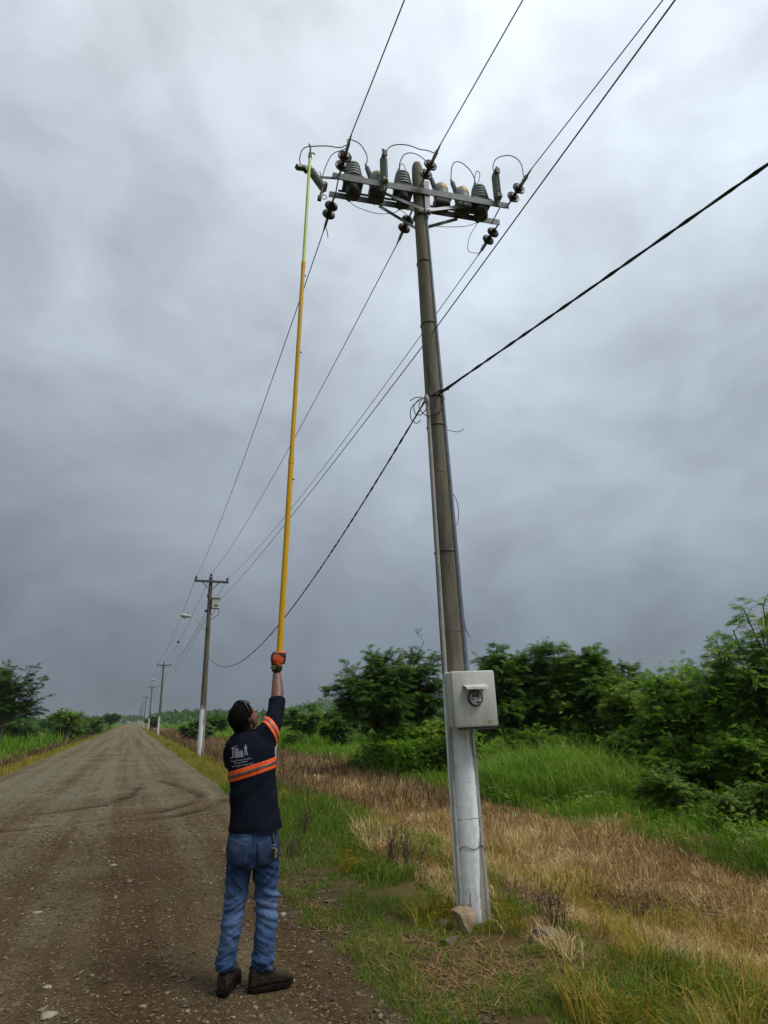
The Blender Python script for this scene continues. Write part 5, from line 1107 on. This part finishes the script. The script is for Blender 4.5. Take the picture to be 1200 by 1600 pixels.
# shirt
b = MB()
b.rings([(.013, .0, .872, .176, .140), (.013, .0, .90, .178, .141), (.006, .0, .96, .168, .134), (.000, .0, 1.03, .161, .128), (-.012, .0, 1.13, .157, .122), (-.026, .0, 1.24, .158, .120), (-.034, .005, 1.33, .162, .118),
         (-.042, .010, 1.40, .160, .108), (-.055, .015, 1.445, .135, .092), (-.070, .018, 1.475, .098, .078), (-.085, .020, 1.500, .070, .068)], 28, 2.35)
b.tube([(.020, .02, 1.37), (.070, .045, 1.475), (.105, .085, 1.555), (.128, .140, 1.645), (.132, .178, 1.715)], [.092, .080, .067, .0605, .060], 20)
b.tube([(-.020, .02, 1.40), (.06, .03, 1.50), (.09, .06, 1.53)], [.085, .066, .060], 16)
b.tube([(-.130, .015, 1.375), (-.165, .055, 1.365), (-.172, .13, 1.325), (-.165, .195, 1.285)], [.082, .066, .058, .055], 18)
b.ell((-.152, .012, 1.405), (.066, .075, .058))
b.tube([(-.17, .012, 1.425), (-.085, .018, 1.468)], [.045, .055], 14)
shirt = remeshed(b, 'shirt', .0068, 4)
_rn = np.random.default_rng(3)
def folds(co):
    x, y, z = co[:, 0], co[:, 1], co[:, 2]; o = np.zeros(len(co))
    back = np.clip(.3-y*2.0, .15, 1)
    # long diagonal drags from the raised shoulder down to the left hip
    u = z-.95*x; o += .011*(fbm(u*17+3, (x+z)*2.3+5, 2)-.5)*sstep(.95, 1.1, z)*(1-sstep(1.40, 1.52, z))
    u2 = z-.75*x; o += .022*(fbm(u2*11+9, (x+.6*z)*2.0, 2)-.5)*(1-sstep(1.12, 1.26, z))
    o += .013*(fbm(x*16+2, z*3.2, 2)-.5)*(1-sstep(1.0, 1.14, z))
    o += .018*(fbm((z*.8+x)*20, (x-z)*4+30, 2)-.5)*sstep(1.46, 1.56, z)
    o += .0045*(fbm(x*26+y*9, z*8+2, 2)-.5)
    # scooped drape of the hem
    o += .010*np.sin(x*27+1.0+y*8)*(1-sstep(.88, 1.0, z))
    return o*(.35+.65*back)
displace(shirt, folds)
bm = bmesh.new(); bm.from_mesh(shirt)       # open hem and cuffs, neck hole
bmesh.ops.bisect_plane(bm, geom=bm.verts[:]+bm.edges[:]+bm.faces[:], plane_co=(0, 0, .887), plane_no=(.025, .01, -1), clear_outer=True)
bmesh.ops.bisect_plane(bm, geom=bm.verts[:]+bm.edges[:]+bm.faces[:], plane_co=(.132, .170, 1.712), plane_no=(.03, .45, .9), clear_outer=True)
shirt2 = bpy.data.meshes.new('shirt'); bm.to_mesh(shirt2)
bvh_shirt = BVHTree.FromBMesh(bm)
shirt2.shade_smooth(); so = wpart('shirt', shirt2, M_SHIRT)
def band(name, planes, off, mat, keep):
    c = bm.copy()
    for co, no in planes: bmesh.ops.bisect_plane(c, geom=c.verts[:]+c.edges[:]+c.faces[:], plane_co=co, plane_no=no, clear_outer=True)
    bmesh.ops.delete(c, geom=[v for v in c.verts if not keep(v.co)], context='VERTS'); c.normal_update()
    for v in c.verts: v.co += v.normal*off
    me = bpy.data.meshes.new(name); c.to_mesh(me); c.free(); me.shade_smooth(); o = link(name, me, mat, worker)
    md = o.modifiers.new('t', 'SOLIDIFY'); md.thickness = .0022; md.offset = -1; return o
def slab(c, n, w): c, n = Vector(c), Vector(n).normalized(); return [(c+n*w/2, n), (c-n*w/2, -n)]
kb = lambda v: v.y < .115 and v.x > -.30 and not (v.x < -.17 and v.y > .03)
bn = (-.27, 0, 1.0)
band('orange_band', slab((-.025, -.1, 1.255), bn, .066), .0035, M_ORANGE, kb)
band('grey_band', slab((-.025, -.1, 1.255), bn, .017), .0065, M_SILVER, kb)
an = (.50, .50, .70); ka = lambda v: v.x > -.02 and v.z > 1.36
band('shoulder_band', slab((.078, .05, 1.515), (.80, .42, .55), .058), .0035, M_ORANGE, ka)
band('shoulder_grey_band', slab((.078, .05, 1.515), (.80, .42, .55), .015), .0065, M_SILVER, ka)
b = MB(); b.tube([(-.088+.066*math.cos(a), .018+.064*math.sin(a), 1.487+.018*math.cos(a)-.012*math.sin(a)) for a in np.linspace(0, 2*np.pi, 26, endpoint=False)], .0075, 8, closed=True); wpart('collar', b.mesh('collar', smooth=True), M_SHIRT)

# printed back: emblem and three lines of lettering, laid onto the cloth
def project(me_v, off=.0028):
    out = []
    for x, z in me_v:
        loc, no, _, _ = bvh_shirt.ray_cast(Vector((x, -.6, z)), Vector((0, 1, 0))); out.append((loc+no*off) if loc else Vector((x, -.12, z)))
    return out
def print_poly(name, polys, parent=worker):
    V, Fs = [], []
    for P in polys:
        o = len(V); V += P; Fs.append(tuple(range(o, o+len(P))))
    me = bpy.data.meshes.new(name); me.from_pydata(project(V), [], Fs); me.update(); return link(name, me, M_PRINT, parent)
PU, PV = (.962, .272), (-.272, .962)                    # the print follows the tilt of the band
def pp(u, v, o=(-.170, 1.330)): return (o[0]+u*PU[0]*1.0+v*PV[0]*.25, o[1]+u*PU[1]*.45+v*PV[1])
def rect(u0, v0, u1, v1): return [pp(u0, v0), pp(u1, v0), pp(u1, v1), pp(u0, v1)]
E_ = []
E_ += [rect(.002, .0, .010, .008)]
E_ += [rect(.014, .002, .018, .072), rect(.022, .002, .0245, .070)]+[rect(.018, .008+k*.012, .022, .011+k*.012) for k in range(6)]        # left mast
E_ += [rect(.004, .062, .030, .066), rect(.026, .074, .046, .077)]
E_ += [rect(.031, .0, .034, .060), rect(.050, .0, .054, .060), rect(.031, .058, .054, .062)]+[rect(.034, .003+k*.014, .050, .009+k*.014) for k in range(4)]+[rect(.041, .0, .043, .058)]
E_ += [rect(.056, .0, .059, .042), rect(.075, .0, .082, .040), rect(.056, .040, .080, .043)]+[rect(.059, .003+k*.013, .075, .008+k*.013) for k in range(3)]
def stroke(u0, v0, u1, v1, w=.0022):
    dx, dy = u1-u0, v1-v0; l = math.hypot(dx, dy); nx, ny = -dy/l*w/2, dx/l*w/2; return [pp(u0+nx, v0+ny), pp(u1+nx, v1+ny), pp(u1-nx, v1-ny), pp(u0-nx, v0-ny)]
E_ += [stroke(.090, .0, .099, .050), stroke(.118, .0, .107, .050), stroke(.099, .050, .103, .078), stroke(.107, .050, .103, .078), stroke(.091, .050, .115, .050), stroke(.094, .062, .112, .062), stroke(.091, .050, .103, .062), stroke(.115, .050, .103, .062),
       stroke(.093, .014, .113, .014), stroke(.096, .030, .111, .030), stroke(.092, .010, .111, .030), stroke(.116, .010, .096, .030), stroke(.096, .030, .107, .048), stroke(.111, .030, .099, .048)]
print_poly('emblem', E_)
def lettering(txt, u0, v0, width, size, name='lettering'):
    cu = bpy.data.curves.new('t', 'FONT'); cu.body = txt; cu.size = size; cu.resolution_u = 2; o = bpy.data.objects.new('t', cu); C.objects.link(o)
    dg = bpy.context.evaluated_depsgraph_get(); dg.update(); me = bpy.data.meshes.new_from_object(o.evaluated_get(dg)); bpy.data.objects.remove(o)
    xs_ = [v.co.x for v in me.vertices]; k = width/(max(xs_)-min(xs_)); P = project([pp(u0+(v.co.x-min(xs_))*k, v0+v.co.y) for v in me.vertices], .003)
    for v, p in zip(me.vertices, P): v.co = p
    me.name = name; me.update(); link(name, me, M_PRINT, worker)
lettering('Brigga Manos Caprado.a', .002, -.022, .140, .0160)
lettering('Puerto Maldado', .026, -.037, .092, .0160)
lettering('www.geomecap.com', .010, -.056, .140, .0180)

# trousers
b = MB()
b.rings([(.006, .0, .96, .150, .112), (.004, .0, .90, .160, .118), (.002, -.006, .84, .168, .124), (.001, -.012, .775, .174, .128), (.001, -.010, .715, .170, .122), (.001, -.004, .675, .150, .105)], 28, 2.2)
b.rings([(-.086, -.012, .74, .086, .112), (-.088, -.008, .66, .079, .098), (-.088, -.002, .58, .077, .086), (-.096, .004, .50, .070, .076), (-.104, .004, .44, .066, .071), (-.113, -.004, .36, .064, .071), (-.123, -.008, .28, .061, .068), (-.131, -.008, .20, .060, .066), (-.136, -.004, .165, .062, .072), (-.136, -.002, .122, .0585, .074)], 22)
b.rings([(.088, -.012, .74, .086, .112), (.090, -.010, .66, .081, .098), (.091, -.004, .58, .079, .087), (.097, .002, .50, .075, .078), (.103, .000, .44, .072, .073), (.102, -.008, .36, .067, .072), (.096, -.014, .28, .0655, .071), (.088, -.018, .20, .066, .071), (.082, -.018, .15, .070, .074), (.079, -.018, .102, .067, .074)], 22)
b.ell((-.082, -.070, .775), (.075, .062, .070)); b.ell((.084, -.070, .775), (.075, .062, .070))
jeans = remeshed(b, 'trousers', .0065, 4)
def jf(co):
    x, y, z = co[:, 0], co[:, 1], co[:, 2]; o = np.zeros(len(co)); sx_ = np.sign(x)
    kn = np.exp(-((z-.455)/.085)**2); o += .017*kn*(fbm((z+.35*x*sx_)*34+sx_*3, x*7, 2)-.5)*2
    th = np.exp(-((z-.62)/.10)**2); o += .011*th*(fbm((z-1.1*np.abs(x))*22+sx_*5, x*5+3, 2)-.5)*2
    cf = 1-sstep(.10, .25, z); o += .024*cf*(fbm(z*42+.9*x*20*sx_+sx_*3, np.arctan2(y, x-.1*sx_)*1.2+9, 2)-.45)*2
    md = np.exp(-((z-.30)/.08)**2); o += .009*md*(fbm(z*26+x*12, x*6+y*9, 2)-.5)*2
    seat = np.exp(-((z-.70)/.05)**2)*(y < 0); o += .011*seat*(fbm((z+.6*np.abs(x))*26, x*4, 2)-.5)*2
    o += .0035*(fbm(x*30+y*20, z*30, 2)-.5)
    rg = 1-np.abs(2*fbm((z+.5*x*sx_)*30+4, x*9+y*5+sx_*2, 3)-1); o += .006*(rg**4-.3)*(1-np.exp(-((z-.8)/.12)**2))      # sharp pressed creases
    return o
displace(jeans, jf)
bm2 = bmesh.new(); bm2.from_mesh(jeans)
bmesh.ops.bisect_plane(bm2, geom=bm2.verts[:]+bm2.edges[:]+bm2.faces[:], plane_co=(0, 0, .945), plane_no=(0, 0, 1), clear_outer=True)
jeans2 = bpy.data.meshes.new('trousers'); bm2.to_mesh(jeans2); bvh_j = BVHTree.FromBMesh(bm2); jeans2.shade_smooth(); wpart('trousers', jeans2, M_DENIM)
def pocket(cx, tilt):
    V, Fs = [], []; n_ = 9
    for j in range(n_):
        v = j/(n_-1); hw = .062-.006*v
        for i_ in range(n_):
            u = i_/(n_-1)*2-1; z_ = .842-.135*v-.022*(v**2)*(1-abs(u)); x_ = cx+u*hw+tilt*(.84-z_)
            loc, no, _, _ = bvh_j.ray_cast(Vector((x_, -.6, z_+.02*u*math.copysign(1, cx))), Vector((0, 1, 0))); V.append(loc+no*.0035 if loc else Vector((x_, -.1, z_)))
    Fs = [(j*n_+i_, j*n_+i_+1, (j+1)*n_+i_+1, (j+1)*n_+i_) for j in range(n_-1) for i_ in range(n_-1)]
    me = bpy.data.meshes.new('pocket'); me.from_pydata(V, [], Fs); me.update(); me.shade_smooth(); o = link('pocket', me, M_POCK, worker); md = o.modifiers.new('t', 'SOLIDIFY'); md.thickness = .004; md.offset = -1
M_POCK = pmat('pocket_denim', (.011, .020, .047), (.026, .047, .105), scale=16, rough=.9, bump=.3, bscale=120)
pocket(-.092, .0); pocket(.088, .0)
b = MB(); V = []
for z_ in np.linspace(.70, .90, 10):
    loc, no, _, _ = bvh_j.ray_cast(Vector((.002, -.6, z_)), Vector((0, 1, 0))); V.append(loc+no*.001 if loc else Vector((0, -.1, z_)))
b.tube(V, .0022, 5); wpart('back_seam', b.mesh('back_seam', smooth=True), M_POCK)
b = MB()
for (x0_, z0_, x1_, z1_) in ((-.165, .855, .002, .872), (.002, .872, .168, .855)):
    P = []
    for t_ in np.linspace(0, 1, 12):
        loc, no, _, _ = bvh_j.ray_cast(Vector((x0_+(x1_-x0_)*t_, -.6, z0_+(z1_-z0_)*t_)), Vector((0, 1, 0)))
        if loc: P.append(loc+no*.001)
    b = MB(); b.tube(P, .002, 5); wpart('yoke_seam', b.mesh('yoke_seam', smooth=True), M_POCK)

# boots: upper, sole, lace
def boot(hx, hy, yaw, z0):
    dx = np.array([math.cos(yaw), math.sin(yaw), 0]); sx_ = np.array([-math.sin(yaw), math.cos(yaw), 0]); up = np.array([0, 0, 1.])
    H0 = np.array([hx, hy, z0])
    prof = [(-.070, .026, .020, .095), (-.06, .037, .020, .125), (-.02, .041, .020, .150), (.03, .040, .020, .140), (.07, .041, .020, .108), (.11, .047, .020, .084), (.15, .049, .020, .076), (.180, .043, .022, .068), (.200, .028, .026, .052)]
    V = []; n_ = 18
    for t_, hw, zb, zt in prof:
        for k in range(n_):
            a = 2*math.pi*k/n_; c_, s_ = math.cos(a), math.sin(a); V.append(H0+dx*t_+sx_*hw*math.copysign(abs(c_)**.75, c_)+up*((zb+zt)/2+(zt-zb)/2*math.copysign(abs(s_)**.7, s_)))
    Fs = [(i_*n_+k, i_*n_+(k+1) % n_, (i_+1)*n_+(k+1) % n_, (i_+1)*n_+k) for i_ in range(len(prof)-1) for k in range(n_)]
    Fs += [tuple(range(n_-1, -1, -1)), tuple((len(prof)-1)*n_+k for k in range(n_))]
    b = MB(); b.add(V, Fs); b.tube([H0+dx*-.010+up*.07, H0+dx*-.004+up*.12, H0+dx*.0+up*.17], [.046, .044, .043], 16)
    me = remeshed(b, 'boot', .0045, 3); displace(me, lambda co: .004*(fbm(co[:, 0]*45+co[:, 1]*30, co[:, 2]*60, 2)-.5)); o = link('boot', me, M_BOOT, worker)
    # sole with a heel step
    outl = [(-.083, .0), (-.078, .024), (-.055, .040), (-.01, .044), (.04, .043), (.10, .050), (.15, .055), (.19, .047), (.214, .027), (.222, 0)]; outl = outl+[(a, -c) for a, c in outl[-2:0:-1]]
    V = []; m_ = len(outl)
    for zz, sc_ in ((.0, .93), (.006, .965), (.020, .965), (.026, .92)):
        for a, c in outl: V.append(H0+dx*(a*sc_)+sx_*c*sc_+up*(zz+(.012*max(0, (a-.15)/.07)**2 if zz < .03 else 0)))
    Fs = [(i_*m_+k, i_*m_+(k+1) % m_, (i_+1)*m_+(k+1) % m_, (i_+1)*m_+k) for i_ in range(3) for k in range(m_)]+[tuple(range(m_-1, -1, -1)), tuple(3*m_+k for k in range(m_))]
    b = MB(); b.add(V, Fs); link('sole', b.mesh('sole'), M_SOLE, o)
    b = MB()
    for k in range(4):
        t_ = .045+.026*k; zt = .126-.020*k; b.tube([H0+dx*t_+sx_*.022+up*zt, H0+dx*(t_+.006)+up*(zt+.010), H0+dx*t_-sx_*.022+up*zt], .0035, 5)
    b.tube(arc([H0+dx*.045-sx_*.01+up*.135, H0+dx*.065-sx_*.04+up*.135, H0+dx*.08-sx_*.045+up*.11, H0+dx*.06-sx_*.02+up*.125]), .003, 5)
    link('lace', b.mesh('lace'), M_LACE, o)
boot(-.133, .000, R(74), .0); boot(.076, -.030, R(17), -.002)

# the long stick, telescopic, standing up from the worker's hands to the cutout
def inv(p): q = np.asarray(p)-WO; return np.array([q@WX, q@WY, q[2]])
ST_TOP = np.array([1.277, 5.15, 7.70]); HAND = np.array([.141, .305, 2.01]); ST_H = Wp(HAND); SD = unit(ST_TOP-ST_H)
def stp(z): return ST_H+SD*((z-ST_H[2])/SD[2])
stick = thing('hot_stick', tuple(stp(1.18)), 'very long yellow telescopic stick with lime tip raised by the worker to the crossarm', 'hot stick')
b = MB(); b.tube([stp(1.18), stp(3.75)], .0235, 16); b.build('yellow_section', M_STICKY, stick, smooth=True)
b = MB(); b.tube([stp(3.70), stp(6.02)], .0205, 16); b.build('yellow_section', M_STICKY, stick, smooth=True)
b = MB(); b.tube([stp(5.98), stp(7.60)], .0160, 14); b.build('lime_section', M_STICKL, stick, smooth=True)
for z in (3.75, 6.02): b = MB(); b.tube([stp(z-.05), stp(z+.012)], .0255 if z < 4 else .022, 16); b.build('joint_ring', M_STICKY, stick, smooth=True)
for z in (3.55, 5.85, 4.9): b = MB(); b.lathe(stp(z)+np.array([.022, -.008, 0]), (1, -.3, 0), [(0, .008), (.010, .008), (.012, .004)], 10); b.build('button', M_DARKST, stick)
b = MB(); b.tube([stp(1.162), stp(1.185)], .0262, 16); b.build('end_cap', M_STICKY, stick, smooth=True)
b = MB(); b.tube([stp(1.28), stp(1.43)], .0242, 18, caps=False); b.build('label_band', pmat('white_label', (.5, .5, .5), (.62, .63, .65), scale=30, rough=.5), stick, smooth=True)
b = MB(); b.tube([stp(1.32), stp(1.385)], .0246, 18, caps=False); b.build('label_print', pmat('grey_print', (.16, .19, .25), (.5, .52, .56), scale=55, rough=.5), stick, smooth=True)
b = MB(); b.tube([stp(7.58), stp(7.66)], [.022, .017], 10); b.tube([stp(7.64), stp(7.76), stp(7.80)+np.array([-.02, 0, 0])], [.012, .010, .008], 8); b.tube([stp(7.66), stp(7.67)+np.array([.04, -.01, -.01]), stp(7.64)+np.array([.05, -.015, 0])], .008, 6); b.build('hook_head', pmat('rusty_hook', (.08, .05, .035), (.16, .11, .08), scale=40, rough=.7, metal=.3), stick, smooth=True)

# gloves: right hand closed round the stick above the head, left hand low in front of the body
def glove(center, wrist, dvec, back, fscale=1.0, mirror=1, name='glove'):
    """center: stick centre at the grip; dvec: stick direction; back: from the stick to the back of the hand"""
    D_ = unit(dvec); Bk = unit(np.asarray(back, float)-D_*np.dot(back, D_)); Sd = np.cross(D_, Bk)*mirror; c0 = np.asarray(center)
    def g(s, bk, d): return c0+Sd*s+Bk*bk+D_*d
    b = MB()
    W_ = np.asarray(wrist, float)
    pc = g(-.012, .042, -.005)
    b.tube([W_, W_*.55+pc*.45, pc, g(.004, .050, .030)], [.036, .040, .044, .034], 16)
    b.box(g(-.004, .044, .004), (.042, .022, .046), (Sd, Bk, D_), .016)
    # four fingers, unequal, each bent round the stick
    for k, (d0, ln, r) in enumerate(((.040, 1.06, .0125), (.016, 1.12, .0130), (-.009, 1.05, .0125), (-.032, .88, .0112))):
        rr = .0235+r
        P = [g(.030, .040, d0*.8)]
        for a in np.linspace(.15, 2.9*ln, 7): P.append(c0+Sd*math.cos(1.0-a)*rr*1.15+Bk*math.sin(1.0-a)*rr*1.1+D_*(d0+.006*a))
        b.tube(P, [r*1.18]+[r*1.08]*3+[r]*2+[r*.92, r*.8], 10); b.ell(P[-1], (r*.85,)*3); b.ell(P[1], (r*1.25,)*3)
    # thumb leaves the side of the palm and closes on the other way
    P = [g(-.034, .030, .0), g(-.048, .012, .022), g(-.040, -.014, .044), g(-.018, -.034, .056)]; b.tube(P, [.019, .017, .0145, .0125], 10); b.ell(P[-1], (.012,)*3)
    me = remeshed(b, name, .0036, 3); o = link(name, me, [M_GLOVE, M_GLOVEO], worker)
    # orange back panel and fingers
    for p in me.polygons:
        q = np.array(p.center)-c0; s_, b_, d_ = q@Sd, q@Bk, q@D_
        if (b_ > .035 and -.030 < s_ < .05 and -.050 < d_+.35*s_ < .022) or (d_ > .040 and s_ > -.01): p.material_index = 1
    ax_ = unit(pc-W_); b = MB(); b.tube([W_+ax_*-.004, W_+ax_*.034], [.0385, .0435], 18); cuff = link('cuff', remeshed(b, 'cuff', .004, 2), M_GLOVE, o)
    b = MB(); u_, w_ = frame(ax_)
    cc = W_+ax_*.018+unit(Bk+Sd*-.25)*.0405; t1 = unit(np.cross(ax_, Bk)); b.tube([cc+t1*.030*math.cos(a)+ax_*.011*math.sin(a)+Bk*(-.012*math.cos(a)**2) for a in np.linspace(0, 6.28, 22, endpoint=False)], .0045, 6, closed=True)
    link('wrist_logo', b.mesh('wrist_logo', smooth=True), M_GLOVEY, o)
    b = MB(); b.box(cc+Bk*.002, (.016, .003, .004), (t1, Bk, ax_)); link('wrist_tab', b.mesh('wrist_tab'), M_PALE, o)
SDl = np.array([SD@WX, SD@WY, SD[2]])
glove(HAND, (.128, .285, 1.925), SDl, (-.25, -1, 0), mirror=1)
lc = inv(stp(1.195))+np.array([-.042, .0, 0]); glove(lc, (.005, .247, 1.193), SDl, (-.55, -.85, 0), mirror=1)

# keys on a black strap at the belt
kr = thing('key_strap', tuple(Wp((.128, -.13, .88))), 'black strap with bunch of keys hanging at the right back pocket', 'keys'); kr.rotation_euler = (0, 0, -WB)
def kp(x, z, o=.012):
    loc, no, _, _ = bvh_j.ray_cast(Vector((x, -.6, z)), Vector((0, 1, 0))); q = (loc+no*o) if loc else Vector((x, -.13, z)); return q-Vector((.128, -.13, .88))
b = MB(); b.tube([kp(.118, .90), kp(.113, .86), kp(.116, .825), kp(.126, .805), kp(.135, .825), kp(.140, .86), kp(.138, .90)], .0055, 6); link('strap', b.mesh('strap', smooth=True), M_BLACK, kr)
M_KEY = pmat('brass_key', (.35, .28, .16), (.45, .38, .25), scale=30, rough=.35, metal=.6)
b = MB(); c_ = np.array(kp(.126, .795)); b.tube([c_+np.array([math.cos(a)*.011, 0, math.sin(a)*.011]) for a in np.linspace(0, 6.28, 14, endpoint=False)], .0018, 5, closed=True); link('ring', b.mesh('ring'), M_CLAMP, kr)
for k, (dx_, tl) in enumerate(((.004, .0), (-.008, -.25))):
    c_ = np.array(kp(.128+dx_, .775, .016+.004*k)); ux = np.array([math.cos(tl), 0, math.sin(tl)]); uz = np.array([-math.sin(tl), 0, math.cos(tl)])
    b = MB(); b.lathe(c_-np.array([0, .001, 0]), (0, 1, 0), [(0, .013), (.0022, .013)], 14); b.box(c_-uz*.026, (.0045, .0012, .017), (ux, np.array([0, 1., 0]), uz)); b.box(c_-uz*.034+ux*.006, (.003, .0012, .004), (ux, np.array([0, 1., 0]), uz)); link('key', b.mesh('key'), M_KEY if k == 0 else M_BLACK, kr)
print('worker done')

print('tris', sum(sum(len(p.vertices)-2 for p in m.polygons) for m in bpy.data.meshes)) if False else None

# ------------------------------------------------------------------ damp air that greys the far end of the road
hm_ = bpy.data.materials.new('damp_air'); hm_.use_nodes = True; hn = hm_.node_tree; hn.nodes.clear()
ho = hn.nodes.new('ShaderNodeOutputMaterial'); hv = hn.nodes.new('ShaderNodeVolumePrincipled'); hv.inputs['Color'].default_value = (.86, .90, .95, 1); hv.inputs['Density'].default_value = .00018; hv.inputs['Anisotropy'].default_value = .2
hn.links.new(hv.outputs[0], ho.inputs['Volume'])
b = MB(); b.box((50, 1470, 5), (2700, 1590, 7)); hz_ = b.build('haze', hm_, None, loc=(50, 1470, 5)); tag(hz_, 'thin damp haze over the whole field', kind='stuff')
